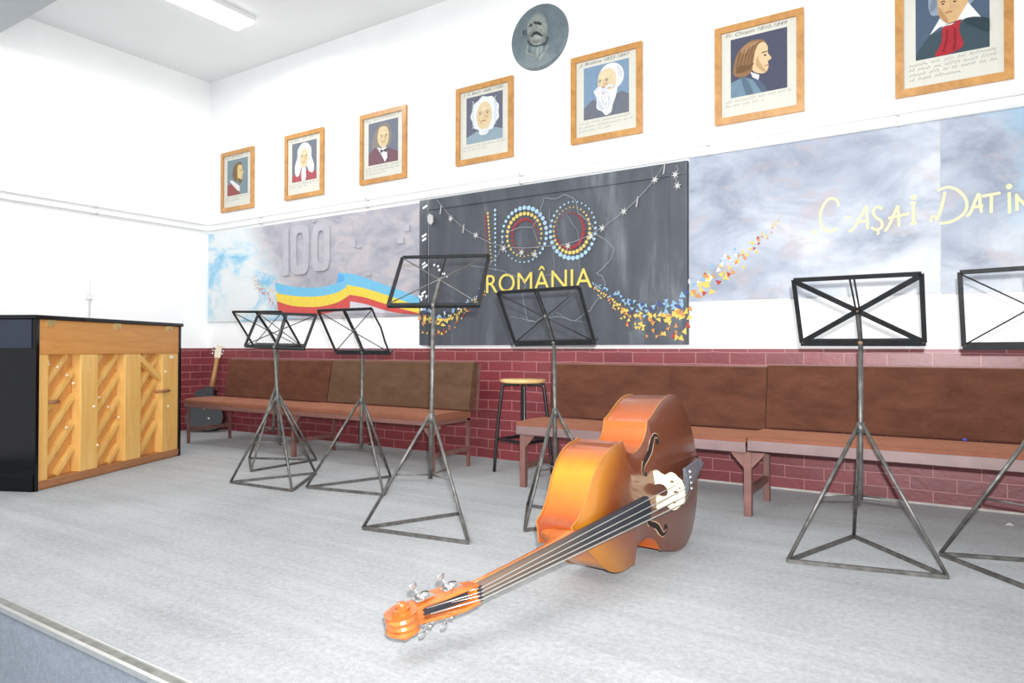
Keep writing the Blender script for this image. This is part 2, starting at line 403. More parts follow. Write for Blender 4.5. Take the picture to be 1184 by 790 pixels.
# --- left mural
LX0, LX1, LZ0, LZ1 = -7.53, -4.212, 1.265, 2.322
mural = thing('wall_mural', 'painted board with pale sky, tricolour ribbon and raised grey number 100, nearest the room corner', 'mural', ((LX0+LX1)/2, -.01, LZ0))
mb = MB(); mb.box((LX0, -T_, LZ0), (LX1, -.002, LZ1), m_mural('sky_mural_paint', 0-(LX1-LX0)/2, (LX1-LX0)/2, True))
S1_ = lambda pts: poly_px(pts, 3.59, 230, 180)
O = T_+.002
def band(topl, botl, c, off):
    a = spline(S1_(topl), 6); d = spline(S1_(botl), 6); n = len(a)
    mb.add([(x, -off, z) for x, z in a]+[(x, -off, z) for x, z in d], [(i, n+i, n+i+1, i+1) for i in range(n-1)], paint(c))
blue_, yel_, red_ = (112, 180, 212), (222, 198, 80), (196, 84, 80)
band([(322, 528), (400, 545), (500, 548), (580, 530), (608, 505)], [(326, 570), (400, 583), (500, 585), (580, 568), (618, 545)], blue_, O)
band([(326, 570), (400, 583), (500, 585), (580, 568), (618, 545)], [(330, 605), (400, 625), (500, 628), (580, 610), (630, 580)], yel_, O)
band([(330, 605), (400, 625), (500, 628), (580, 610), (630, 580)], [(335, 648), (400, 662), (470, 666), (560, 650), (634, 630)], red_, O)
band([(588, 486), (650, 494), (720, 516), (800, 545), (860, 566), (921, 590)], [(618, 537), (680, 548), (750, 568), (830, 595), (880, 612), (921, 622)], blue_, O+.001)
band([(618, 537), (680, 548), (750, 568), (830, 595), (880, 612), (921, 622)], [(630, 578), (690, 588), (760, 610), (830, 632), (880, 645), (921, 656)], yel_, O+.001)
band([(630, 578), (690, 588), (760, 610), (830, 632), (880, 645), (921, 656)], [(632, 605), (700, 617), (760, 637), (820, 652), (880, 658), (921, 660)], red_, O+.001)
mb.flat(S1_([(634, 604), (634, 632), (760, 655), (840, 655), (760, 638), (700, 618)]), O, paint((200, 198, 206)))
mb.flat(S1_([(580, 530), (585, 488), (606, 500), (612, 520)]), O+.0015, paint((92, 160, 216)))
rnd = random.Random(3)
for k in range(300):
    t = rnd.random(); u = rnd.random()
    x = 235+95*t+rnd.gauss(0, 6); zc = 470+35*t; 
    grp = rnd.choice('rrybb')
    yy = {'b': zc+30*u, 'y': zc+35+25*t+35*u, 'r': 520+90*t+rnd.gauss(0, 14)+20*u}[grp]
    if x > 332: continue
    q = wall_pt(230+x/3.59, 180+yy/3.59); s = rnd.uniform(.005, .010)
    mb.flat([(q[0]-s, q[1]-s*.6), (q[0]+s, q[1]-s*.3), (q[0]+s*.3, q[1]+s)], O+.0001*(k % 7), paint({'r': (206, 84, 92), 'y': (250, 232, 150), 'b': (150, 206, 236)}[grp]))
mb.build('board', mural)
rel = mat('relief_numeral_paint', (172, 171, 178), rough=.7, var=.08, scale=6)
def pill_ring(cx, cz, w, h, t, mb, d0, d1):
    n = 40; Po = []; Pi = []
    for k in range(n):
        a = 2*math.pi*k/n; c, s = math.cos(a), math.sin(a)
        Po.append((cx+w/2*math.copysign(abs(c)**.55, c), cz+h/2*math.copysign(abs(s)**.45, s)))
        Pi.append((cx+(w/2-t)*math.copysign(abs(c)**.55, c), cz+(h/2-t)*math.copysign(abs(s)**.45, s)))
    vs = [(x, -d1, z) for x, z in Po]+[(x, -d1, z) for x, z in Pi]+[(x, -d0, z) for x, z in Po]+[(x, -d0, z) for x, z in Pi]
    fs = []
    for i in range(n):
        j = (i+1) % n
        fs += [(i, j, n+j, n+i), (2*n+i, 2*n+j, j, i), (n+i, n+j, 3*n+j, 3*n+i)]
    mb.add(vs, fs, rel)
for (x0, y0, x1, y1) in ((392, 288, 466, 497), (480, 278, 553, 482)):
    a = wall_pt(230+x0/3.59, 180+(y0+8)/3.59); c = wall_pt(230+x1/3.59, 180+(y1-4)/3.59)
    mb = MB(); pill_ring((a[0]+c[0])/2, (a[1]+c[1])/2, c[0]-a[0], a[1]-c[1], .085, mb, T_, T_+.018); mb.build('relief_numeral', mural, bevel=.004)
mb = MB(); mb.prism(S1_([(357, 330), (383, 298), (383, 498), (360, 502), (361, 340)]), lambda a, c, d: (a, -d, c), T_+.018, T_, rel); mb.build('relief_numeral', mural, bevel=.004)
for (x, y, w, h) in ((650, 350, 10, 34), (662, 378, 22, 8), (833, 345, 26, 22), (862, 290, 20, 26), (700, 490, 24, 10), (480, 270, 14, 10)):
    a = wall_pt(230+x/3.59, 180+y/3.59); mb = MB(); mb.box((a[0], -T_-.012, a[1]-h/420), (a[0]+w/330, -T_, a[1]), rel); mb.build('relief_fragment', mural)
# --- dark board
DX0, DX1, DZ0, DZ1 = -4.205, -1.648, .985, 2.335
board_m = m_board('dark_slate_paint')
ban = thing('painted_board', 'dark grey painted board reading 100 ROMÂNIA in dots, above the brick', 'board', ((DX0+DX1)/2, -.02, DZ0))
T2 = .03
mb = MB(); mb.box((DX0, -T2, DZ0), (DX1, -.002, DZ1), board_m); panel_mb = mb; mb = MB()
mb.box((DX0, -T2-.012, DZ1-.10), (DX1, -T2, DZ1), board_m); mb.box((DX0, -T2-.012, DZ0), (DX1, -T2, DZ0+.10), board_m)
mb.box((DX0, -T2-.012, DZ0+.10), (DX0+.09, -T2, DZ1-.10), board_m); mb.box((DX1-.13, -T2-.012, DZ0+.10), (DX1, -T2, DZ1-.10), board_m)
mb.build('border', ban, bevel=.003)
S2_ = lambda pts: poly_px(pts, 3.435, 480, 180, -T2)
p2 = lambda x, y: wall_pt(480+x/3.435, 180+y/3.435, -T2)
O2 = T2+.0135
mb = panel_mb
Yc, Bc, Rc = (206, 184, 104), (158, 188, 206), (146, 58, 62)
def ringdots(cx, cy, rx, ry, n, c, fn, a0=0.0, rot=-.08):
    for k in range(n):
        a = a0+2*math.pi*k/n; x = cx+rx*math.cos(a); y = cy+ry*math.sin(a)+rot*rx*math.cos(a)
        q = p2(x, y); s = fn(math.cos(a), math.sin(a)); mb.dot(q[0], q[1], s, O2, paint(c))
k_ = .0052
for k in range(14):      # the 1
    t = k/13
    q = p2(282+4*t, 240+160*t); mb.dot(*q, k_*(2.2-1.2*t), O2, paint(Rc))
    q = p2(292+14*t, 230+190*t); mb.dot(*q, k_*(2.2-1.1*t), O2, paint(Yc))
    q = p2(321+1*t, 218+235*t); mb.dot(*q, k_*(2.5-1.2*t), O2, paint(Bc))
big1 = lambda c, s: k_*(2.6-1.1*s+.5*c)       # larger at the top right
big1i = lambda c, s: k_*(2.3-1.0*s-.4*c)
ringdots(437, 316, 88, 108, 32, Bc, big1); ringdots(437, 316, 68, 85, 28, Yc, big1i); ringdots(438, 318, 50, 64, 24, Rc, lambda c, s: k_*(2.1-.8*s-.6*c))
big2 = lambda c, s: k_*(2.5+1.2*s-.3*c)
ringdots(630, 296, 90, 112, 32, Bc, big2); ringdots(625, 296, 72, 90, 30, Yc, lambda c, s: k_*(2.1+1.0*s+.3*c)); ringdots(617, 298, 56, 70, 26, Rc, lambda c, s: k_*(2.3+.9*s+.9*c))
a = wall_pt(563.2, 339.0, -T2); d = wall_pt(685.5, 331.2, -T2); h_ = wall_pt(563.2, 318.2, -T2)[1]-a[1]
mb.text('ROMÂNIA', a[0], a[1], d[0]-a[0], O2, paint((214, 194, 98)), bold=.0)
# map outline
ol = paint((128, 133, 140))
def wob(pts, n=3, amp=2.2, seed=1):
    rnd = random.Random(seed); out = []
    for i in range(len(pts)-1):
        for k in range(n):
            t = k/n; out.append((pts[i][0]*(1-t)+pts[i+1][0]*t+rnd.gauss(0, amp), pts[i][1]*(1-t)+pts[i+1][1]*t+rnd.gauss(0, amp)))
    return out+[pts[-1]]
M1 = [(290, 440), (335, 400), (350, 330), (380, 300), (420, 285), (470, 285), (500, 225), (512, 170), (550, 176), (602, 156), (640, 178), (655, 230), (690, 262), (735, 318), (800, 374), (772, 425), (740, 458), (722, 468), (748, 478), (757, 512), (735, 560), (700, 610)]
for pts, w in ((M1, .007), ([(700, 610), (640, 660), (575, 640), (510, 640), (480, 660), (450, 655), (430, 560), (440, 500), (395, 480), (335, 455), (240, 440), (225, 440)], .006),
               ([(535, 210), (540, 260), (560, 330), (552, 400), (556, 470), (500, 480)], .004), ([(600, 230), (650, 300), (660, 400), (655, 470)], .004), ([(470, 290), (500, 360), (560, 360), (612, 350)], .004),
               ([(380, 640), (430, 650), (480, 660)], .004), ([(560, 620), (620, 655), (680, 664)], .004)):
    mb.stroke(S2_(wob(pts)), w, O2+.0004, ol)
up_r = [(712, 508), (745, 528), (790, 552), (840, 580), (900, 602), (960, 610), (1020, 595), (1082, 552)]
md_r = [(715, 525), (750, 552), (800, 590), (850, 625), (910, 648), (975, 652), (1030, 645), (1085, 620)]
lo_r = [(735, 560), (790, 600), (830, 640), (870, 680), (930, 705), (990, 700), (1050, 690), (1075, 725)]
triangles(mb, S2_(up_r), 62, .010, .033, ['b', 'b', 'b', 'n'], O2, 1.0, 1)
triangles(mb, S2_(md_r), 66, .010, .034, ['y', 'y', 'o'], O2+.0003, .9, 2)
triangles(mb, S2_(lo_r), 30, .010, .030, ['r', 'o', 'y'], O2+.0006, 1.0, 3)
up_l = [(275, 535), (240, 560), (195, 590), (150, 620), (100, 640), (60, 620), (35, 580)]
md_l = [(280, 545), (245, 580), (200, 610), (155, 645), (105, 665), (60, 655), (34, 640)]
lo_l = [(230, 605), (180, 650), (130, 690), (80, 695), (40, 680)]
triangles(mb, S2_(up_l), 60, .010, .028, ['b', 'n', 'w'], O2, 1.0, 4)
triangles(mb, S2_(md_l), 64, .010, .030, ['y', 'y', 'o'], O2+.0003, .9, 5)
triangles(mb, S2_(lo_l), 26, .010, .026, ['r', 'o', 'y'], O2+.0006, 1.0, 6)
for (x, y, l) in ((43, 205, 18), (40, 318, 18), (40, 334, 16), (38, 430, 14), (44, 440, 20), (95, 440, 8), (80, 435, 8), (100, 455, 8), (110, 470, 8), (38, 545, 16), (30, 560, 14), (120, 470, 6), (130, 480, 6)):
    mb.stroke(S2_([(x-l/2, y+l/3), (x+l/2, y-l/3)]), .02, O2+.0005, paint((226, 229, 232)))
mb.build('panel', ban)

# --- fairy-light garland and cable on the dark board
gwire = mat('garland_wire_grey', (150, 152, 152), rough=.5)
wire_m = mat('white_garland_plastic', (186, 187, 184), rough=.5, var=.05)
gar = thing('star_garland', 'thin garland with white stars and icicles strung across the dark board', 'garland', (-2.9, -.05, 1.9))
g1 = [p2(*q) for q in [(92, 178), (120, 212), (150, 246), (195, 286), (245, 318), (300, 345), (360, 362), (430, 368), (520, 362), (612, 350), (690, 320), (750, 285), (830, 225), (880, 180), (955, 96), (990, 38)]]
g2 = [p2(*q) for q in [(1040, 38), (1047, 60), (1036, 82), (1048, 120)]]
mb = MB()
for g in (g1, g2): mb.tube([(x, -.048, z) for x, z in spline(g, 5)], .0026, gwire, 6)
mb.build('garland_wire', gar)
for (x, y) in ((147, 252), (247, 318), (357, 371), (428, 386), (480, 394), (612, 360), (703, 322), (747, 290), (833, 224), (957, 98), (1037, 78), (1046, 122)):
    q = p2(x, y); mb = MB(); po = []
    for k in range(12):
        a = math.pi*k/6+.2; r_ = .033 if k % 2 == 0 else .011; po.append((q[0]+r_*math.cos(a), q[1]+r_*math.sin(a)))
    mb.prism(po, lambda a_, c_, d_: (a_, -d_, c_), .054, .048, wire_m); mb.build('star', gar)
for (x, y) in ((105, 215), (195, 290), (883, 183), (990, 52)):
    q = p2(x, y); mb = MB(); mb.tube([(q[0]+.012, -.05, q[1]+.035), (q[0], -.05, q[1]-.045)], [.004, .007], wire_m, 6); mb.build('icicle', gar)
cab = thing('hanging_cable', 'white cable hanging straight down the left edge of the dark board', 'cable', (p2(57, 180)[0], -.05, 1.6))
a = p2(57, 178); d = p2(57, 745)
mb = MB(); mb.tube([(a[0], -.050, a[1]), (d[0]+.004, -.050, 1.7), (d[0], -.050, 1.0)], .003, gwire, 6); mb.build('wire', cab)
q = p2(67, 255); mb = MB(); mb.prism([(q[0]-.03, q[1]+.03), (q[0]-.012, q[1]+.052), (q[0]+.034, q[1]+.03), (q[0]+.036, q[1]-.03), (q[0]+.01, q[1]-.052), (q[0]-.026, q[1]-.022)], lambda a_, c_, d_: (a_, -d_, c_), .062, .050, wire_m); mb.build('plug', cab)

# --- right mural, two boards
mm = None
for i, (x0, x1, z0, z1, lab) in enumerate(((-1.640, -.078, 1.300, 2.372, 'cloudy grey painted board with pale lettering, between the dark board and the blue one'),
                                           (-.074, 2.30, 1.292, 2.372, 'cloudy painted board turning blue, past the seam beyond the first letters'))):
    t = thing('wall_mural', lab, 'mural', (x0, -.01, z0))
    mb = MB(); mb.box((x0, -T_, z0), (x1, -.002, z1), m_mural('cloud_mural_paint_%d' % i, 0.0 if i == 0 else -1.566, 2.1 if i == 0 else .50, False, i))
    pale = paint((230, 222, 172)); S3_ = lambda pts: poly_px(pts, 3.005, 790, 110, -T_)
    O3 = T_+.0015
    if i == 0:
        for pts in ([(540, 388), (534, 366), (510, 360), (488, 382), (476, 418), (482, 455), (505, 474), (540, 462)],
                    [(574, 474), (590, 466), (612, 430), (637, 384)], [(637, 384), (641, 466)], [(604, 441), (642, 437)],
                    [(692, 396), (674, 388), (660, 404), (668, 424), (688, 438), (690, 458), (672, 468), (654, 460)],
                    [(700, 474), (716, 452), (732, 414), (746, 384)], [(746, 384), (750, 456)], [(712, 428), (786, 412)],
                    [(799, 374), (800, 446)], [(788, 448), (812, 444)], [(790, 377), (808, 373)]):
            mb.stroke(spline(S3_(pts), 6), .0155, O3, pale)
        for pts in ([(561, 427), (586, 424)], [(676, 471), (680, 480), (672, 484)], [(452, 470), (455, 484)], [(460, 470), (463, 484)]):
            mb.stroke(S3_(pts), .012, O3, pale)
        q = S3_([(801, 355)])[0]; mb.dot(*q, .016, O3, pale)
        mb.stroke(spline(S3_([(862, 442), (861, 430), (868, 421), (876, 424)]), 3), .011, O3, pale)
    else:
        for pts in ([(910, 336), (902, 372), (893, 405), (878, 436)], [(884, 332), (920, 320), (958, 334), (984, 368), (978, 408), (936, 438), (893, 446)],
                    [(984, 422), (1000, 404), (1014, 368), (1027, 342)], [(1027, 342), (1036, 408)], [(1000, 392), (1042, 384)],
                    [(1036, 352), (1102, 340)], [(1071, 348), (1070, 410)], [(1132, 338), (1134, 412)],
                    [(1158, 344), (1160, 402)], [(1158, 352), (1198, 392)], [(1199, 338), (1199, 396)]):
            mb.stroke(spline(S3_(pts), 6), .0155, O3, pale)
        q = S3_([(1132, 318)])[0]; mb.dot(*q, .016, O3, pale)
    if i == 0:
        triangles(mb, poly_px([(34, 690), (80, 655), (130, 620), (180, 585), (230, 545), (265, 505), (300, 470), (345, 410)], 3.005, 790, 110, -T_), 60, .034, .008, ['y', 'y', 'r', 'o', 'y'], O3, 1.15, 11)
        triangles(mb, poly_px([(40, 650), (90, 610), (150, 570), (200, 540)], 3.005, 790, 110, -T_), 18, .034, .014, ['b', 'w'], O3, 1.0, 12)
    mb.build('board', t)

# ------------------------------------------------------------------ portraits
frame_m = m_wood('pine_frame', (162, 112, 54), (198, 146, 78), .4, (6, 6, 6), 2.0)
paper_m = mat('cream_paper', (200, 199, 188), rough=.5, var=.03, scale=8)
ink = paint((92, 92, 96)); ink2 = paint((128, 128, 130))
FACE, FACE_S, LIP = (228, 204, 160), (204, 172, 130), (186, 120, 104)
def scribble(mb, x, z, w, h, off, seed, tilt=.02):
    rnd = random.Random(seed); pts = []; t = 0; cx = x
    while cx < x+w:
        if rnd.random() < .16 and len(pts) > 3:
            mb.stroke(pts, h*.2, off, ink2); pts = []; cx += h*.8; continue
        pts.append((cx, z+(cx-x)*tilt+(h*rnd.uniform(.3, 1.0) if len(pts) % 2 else -h*rnd.uniform(0, .3)))); cx += h*rnd.uniform(.35, .6)
    if len(pts) > 1: mb.stroke(pts, h*.2, off, ink2)
def portrait(x0, z0, w, h, label, title, bg, paintfn, lines, seed, glare_haze=.10, pic=(.185, .26, .82, .855)):
    t = thing('framed_portrait', label, 'picture', (x0+w/2, -.005, z0), 'framed composer portraits along the wall')
    fwid = .047; D = .03
    mb = MB()
    P3 = lambda a, c, d: (a, -d, c)
    o = [(x0, z0), (x0+w, z0), (x0+w, z0+h), (x0, z0+h)]; i = [(x0+fwid, z0+fwid), (x0+w-fwid, z0+fwid), (x0+w-fwid, z0+h-fwid), (x0+fwid, z0+h-fwid)]
    for k in range(4):
        j = (k+1) % 4; mb.prism([o[k], o[j], i[j], i[k]], P3, D, .003, frame_m)
    mb.build('frame', t, bevel=.004)
    mb = MB(); mb.box((x0+fwid-.005, -.014, z0+fwid-.005), (x0+w-fwid+.005, -.004, z0+h-fwid+.005), paper_m); pap = mb
    px0, pz0, px1, pz1 = x0+pic[0]*w, z0+pic[1]*h, x0+pic[2]*w, z0+pic[3]*h
    mb = MB(); lay = [0]; hazed = lambda c: tuple(int((v+(215-v)*glare_haze)*.90) for v in c)  # glare haze of the picture glass is mixed into the colours
    def shape(col, pts, smooth=True):
        lay[0] += 1
        q = [(min(1, max(0, a)), min(1, max(0, c))) for a, c in (spline(pts, 6, True) if smooth else pts)]
        P = [(px0+a*(px1-px0), pz0+c*(pz1-pz0)) for a, c in q]
        ar = sum(P[n][0]*P[(n+1) % len(P)][1]-P[(n+1) % len(P)][0]*P[n][1] for n in range(len(P)))
        if ar < 0: P.reverse()
        mb.flat(P, .0145+.0004*lay[0], paint(hazed(col)))
    def line(col, pts, wd=.012):
        lay[0] += 1
        P = [(px0+a*(px1-px0), pz0+c*(pz1-pz0)) for a, c in spline(pts, 5)]
        mb.stroke(P, wd*w, .0145+.0004*lay[0], paint(hazed(col)))
    shape(bg, [(0, 0), (1, 0), (1, 1), (0, 1)], False)
    paintfn(shape, line)
    mb.build('painting', t)
    mb = pap; O4 = .0150
    if title: mb.text(title, x0+fwid+.03, z0+h*pic[3]+.012, w-2*fwid-.09, O4, ink, height=.032, shear=.3)
    else: scribble(mb, x0+fwid+.03, z0+h*pic[3]+.02, w-2*fwid-.08, .028, O4, seed+50)
    for k in range(lines): scribble(mb, x0+fwid+.03, z0+h*pic[1]-.032-.030*k, (w-2*fwid-.06)*(1 if k < lines-1 else .6), .017, O4, seed+k)
    mb.build('paper', t)
def oval(cx, cy, rx, ry, n=10, rot=0):
    return [(cx+rx*math.cos(2*math.pi*k/n)*math.cos(rot)-ry*math.sin(2*math.pi*k/n)*math.sin(rot), cy+rx*math.cos(2*math.pi*k/n)*math.sin(rot)+ry*math.sin(2*math.pi*k/n)*math.cos(rot)) for k in range(n)]
def features(S, Ln, cx, cy, s, turn=0.0, dark=(96, 78, 66)):
    for sx in (-1, 1):
        Ln(dark, [(cx+s*(.42*sx-.16+turn), cy+s*.16), (cx+s*(.42*sx+turn), cy+s*.24), (cx+s*(.42*sx+.16+turn), cy+s*.16)], .010)
        S((70, 62, 60), oval(cx+s*(.42*sx+turn), cy+s*.04, s*.11, s*.055, 8))
    Ln(FACE_S, [(cx+s*(.08+turn), cy+s*.1), (cx+s*(.16+turn*1.3), cy-s*.32), (cx+s*(-.06+turn), cy-s*.38)], .012)
    S((196, 166, 124), [(cx+s*(-.62+turn*.5), cy-s*.15), (cx+s*(-.50+turn), cy-s*.55), (cx+s*(-.22+turn), cy-s*.92), (cx+s*(-.40+turn), cy-s*.50)])
    S((240, 220, 180), [(cx+s*(-.30+turn), cy+s*.42), (cx+s*(.10+turn), cy+s*.66), (cx+s*(.42+turn), cy+s*.44), (cx+s*(.08+turn), cy+s*.36)])
    S((218, 168, 136), oval(cx+s*(.40+turn), cy-s*.26, s*.15, s*.10, 8))
    Ln(LIP, [(cx+s*(-.24+turn), cy-s*.62), (cx+s*(0+turn), cy-s*.58), (cx+s*(.24+turn), cy-s*.62)], .014)
def pa(S, L):    # profile to the right, red coat
    S((150, 76, 76), [(0, 0), (0, .30), (.22, .34), (.50, .12), (.66, 0)], False)
    S((232, 230, 226), [(.12, .44), (.26, .42), (.62, .22), (.62, .08), (.50, .12), (.20, .34)], False)
    S((120, 92, 62), [(.30, .45), (.26, .62), (.34, .82), (.56, .90), (.72, .84), (.66, .66), (.60, .46), (.46, .38)])
    S((226, 196, 130), [(.52, .80), (.70, .80), (.74, .68), (.80, .58), (.74, .54), (.76, .46), (.66, .38), (.54, .36), (.50, .56)])
    S((124, 94, 62), [(.54, .34), (.66, .30), (.74, .38), (.64, .42), (.54, .46)])
    L((80, 66, 54), [(.62, .66), (.72, .67)]); L(LIP, [(.68, .46), (.75, .47)])
def pb(S, L):    # long white wig, red robe
    S((168, 76, 82), [(0, 0), (0, .16), (.2, .24), (.8, .26), (1, .18), (1, 0)], False)
    S((236, 238, 240), [(.16, .16), (.12, .40), (.22, .62), (.24, .82), (.42, .96), (.62, .95), (.78, .80), (.80, .58), (.90, .36), (.86, .18), (.70, .22), (.60, .36), (.40, .36), (.30, .16)])
    S(FACE, oval(.5, .58, .17, .25)); features(S, L, .5, .60, .20)
    S((244, 244, 244), [(.42, .34), (.58, .34), (.60, .10), (.56, 0), (.42, 0), (.40, .12)], False)
    L((206, 210, 214), [(.24, .30), (.30, .50), (.28, .70)]); L((206, 210, 214), [(.78, .30), (.72, .50), (.74, .70)])
def pc(S, L):    # long grey-brown hair, plum coat, dark bow tie
    S((118, 82, 92), [(0, 0), (0, .26), (.20, .40), (.40, .36), (.70, .34), (1, .22), (1, 0)], False)
    S((136, 130, 120), [(.14, .40), (.14, .60), (.26, .84), (.48, .96), (.70, .90), (.78, .70), (.78, .50), (.68, .40), (.40, .42)])
    S(FACE, [(.32, .70), (.40, .86), (.62, .84), (.70, .66), (.66, .46), (.54, .36), (.40, .42), (.32, .56)]); features(S, L, .52, .62, .19, .08)
    S((244, 244, 244), [(.30, .40), (.44, .36), (.64, .36), (.66, .12), (.58, .02), (.46, .20)], False)
    S((60, 62, 72), [(.42, .34), (.52, .30), (.64, .35), (.64, .24), (.53, .28), (.43, .24)], False)
def pd(S, L):    # white curly wig, blue-grey coat
    S((142, 164, 178), [(0, 0), (0, .14), (.28, .24), (.72, .28), (1, .20), (1, 0)], False)
    po = []
    for k in range(18):
        a = 2*math.pi*k/18; r_ = 1+.09*(k % 2); po.append((.52+.37*r_*math.cos(a), .58+.36*r_*math.sin(a)))
    S((234, 238, 243), po)
    S(FACE, oval(.50, .55, .215, .30)); features(S, L, .49, .58, .24)
    S((226, 230, 234), oval(.50, .20, .14, .07))
    for k in range(6): L((205, 212, 222), [(.17+.02*(k % 2), .32+.1*k), (.22, .36+.1*k), (.18, .40+.1*k)]); L((205, 212, 222), [(.84, .32+.1*k), (.79, .36+.1*k), (.85, .40+.1*k)])
def pe(S, L):    # white hair and full beard, dark coat
    S((104, 110, 122), [(0, 0), (0, .22), (.20, .36), (.50, .30), (.84, .42), (1, .34), (1, 0)], False)
    S((238, 240, 243), [(.36, .62), (.34, .80), (.48, .96), (.70, .97), (.86, .84), (.88, .64), (.74, .50), (.50, .52)])
    S((228, 208, 166), [(.32, .66), (.36, .84), (.56, .90), (.70, .80), (.72, .60), (.60, .44), (.40, .46), (.33, .54)])
    features(S, L, .46, .66, .18, -.1)
    S((244, 246, 248), [(.24, .52), (.44, .54), (.62, .48), (.76, .54), (.72, .34), (.66, .20), (.62, .06), (.50, .02), (.42, .10), (.30, .18), (.30, .36)])
    L((206, 212, 220), [(.30, .44), (.46, .48), (.60, .40)]); L((206, 212, 220), [(.40, .34), (.50, .20), (.52, .10)]); L((206, 212, 220), [(.56, .36), (.62, .22)])
    S((214, 219, 226), [(.30, .34), (.40, .26), (.46, .12), (.40, .12), (.32, .20)]); S((214, 219, 226), [(.74, .92), (.84, .80), (.84, .66), (.78, .72), (.76, .84)])
    for k in range(4): L((190, 197, 208), [(.34+.07*k, .40), (.36+.07*k, .28), (.42+.05*k, .14)], .008)
    L((222, 226, 232), [(.26, .50), (.36, .56), (.46, .50), (.58, .56), (.68, .52)], .03)
    L(LIP, [(.42, .44), (.50, .43)])
def pf(S, L):    # long brown hair, profile right, blue coat
    S((120, 146, 164), [(0, 0), (0, .26), (.22, .32), (.42, .24), (.58, .10), (.66, 0)], False)
    S((92, 104, 126), [(.40, .24), (.52, .22), (.62, .10), (.66, 0), (.56, 0)], False)
    S((150, 116, 84), [(.06, .38), (.06, .56), (.14, .76), (.34, .90), (.58, .88), (.64, .74), (.50, .60), (.40, .40), (.24, .32)])
    S((230, 200, 158), [(.46, .78), (.58, .84), (.66, .76), (.67, .64), (.73, .54), (.67, .50), (.68, .42), (.64, .33), (.54, .32), (.40, .40), (.42, .58)])
    S((232, 234, 238), [(.36, .38), (.52, .30), (.50, .22), (.40, .28)], False)
    L((84, 66, 52), [(.56, .66), (.66, .67)], .012); S((70, 60, 56), oval(.62, .61, .025, .014, 8)); L(LIP, [(.61, .43), (.68, .44)]); L(FACE_S, [(.50, .62), (.47, .54), (.50, .50)])
    S((202, 166, 122), [(.48, .60), (.46, .48), (.56, .36), (.64, .335), (.58, .42), (.54, .50)])
    S((172, 136, 100), [(.20, .80), (.34, .87), (.50, .86), (.40, .80), (.24, .70)])
    S((120, 90, 64), [(.10, .42), (.20, .40), (.36, .44), (.42, .52), (.30, .50), (.16, .52)])
    S((96, 116, 134), [(.20, .31), (.30, .26), (.38, .10), (.40, 0), (.30, 0), (.24, .14)])
    for k in range(5): L((122, 92, 66), [(.50-.08*k, .84-.02*k), (.40-.07*k, .64-.03*k), (.34-.05*k, .42)], .01)
def pg(S, L):    # wild grey hair, white collar, red neckcloth
    S((66, 84, 92), [(0, 0), (.02, .10), (.2, .30), (.5, .36), (.84, .42), (1, .36), (1, 0)], False)
    S((150, 164, 180), [(.22, .56), (.18, .76), (.24, .92), (.50, 1), (.80, .98), (.92, .82), (.84, .66), (.66, .56), (.40, .54)])
    S((218, 180, 130), [(.31, .66), (.32, .82), (.46, .92), (.66, .86), (.72, .66), (.66, .46), (.52, .36), (.42, .40), (.33, .52)])
    S((240, 240, 238), [(.20, .30), (.36, .52), (.46, .40), (.56, .40), (.72, .62), (.90, .38), (.60, .42), (.46, .36), (.34, .38)], False)
    S((176, 52, 62), [(.38, .36), (.50, .38), (.62, .42), (.60, .28), (.64, .06), (.28, .0), (.36, .18)])
    features(S, L, .47, .66, .19, -.04, (84, 66, 54))
    for k in range(6): L((112, 126, 146), [(.26+.1*k, .84), (.30+.1*k, .94), (.38+.1*k, .97)], .012)
    S((188, 146, 104), [(.32, .64), (.34, .50), (.44, .40), (.44, .46), (.38, .54)])
    S((180, 192, 206), [(.28, .88), (.46, .97), (.70, .97), (.60, .92), (.40, .90)]); S((124, 138, 158), [(.20, .60), (.22, .72), (.27, .80), (.28, .66)]); S((124, 138, 158), [(.76, .62), (.84, .70), (.88, .80), (.80, .74)])
    S((52, 68, 76), [(.66, .40), (.80, .41), (1, .34), (1, .20), (.80, .30)])
    L((136, 38, 48), [(.44, .32), (.42, .16), (.38, .04)]); L((136, 38, 48), [(.54, .32), (.54, .14), (.52, .04)])
portrait(-7.285, 2.553, .60, .70, 'framed portrait of a bearded person in profile with red coat, nearest the corner', None, (120, 140, 148), pa, 2, 1)
portrait(-6.145, 2.563, .61, .705, 'framed portrait of a person in long white wig and red robe', None, (106, 112, 124), pb, 2, 11)
portrait(-5.005, 2.583, .615, .70, 'framed portrait of a person with bow tie and plum coat', None, (112, 118, 134), pc, 3, 21)
portrait(-3.795, 2.600, .615, .70, 'framed portrait of a person in curly white wig and blue-grey coat', 'J. S. Bach 1685-1750', (96, 98, 118), pd, 2, 31)
portrait(-2.620, 2.605, .615, .705, 'framed portrait of a person with full white beard on blue', 'J. Brahms 1833-1897', (120, 150, 178), pe, 3, 41)
portrait(-1.450, 2.555, .60, .70, 'framed portrait of a brown-haired person in profile with blue coat', 'Fr. Chopin 1810-1849', (84, 86, 106), pf, 2, 51, .0)
portrait(-.315, 2.530, .605, .80, 'framed portrait of a grey-haired person with red neckcloth, last of the row', None, (84, 100, 120), pg, 4, 61, .0, pic=(.185, .27, .81, .86))

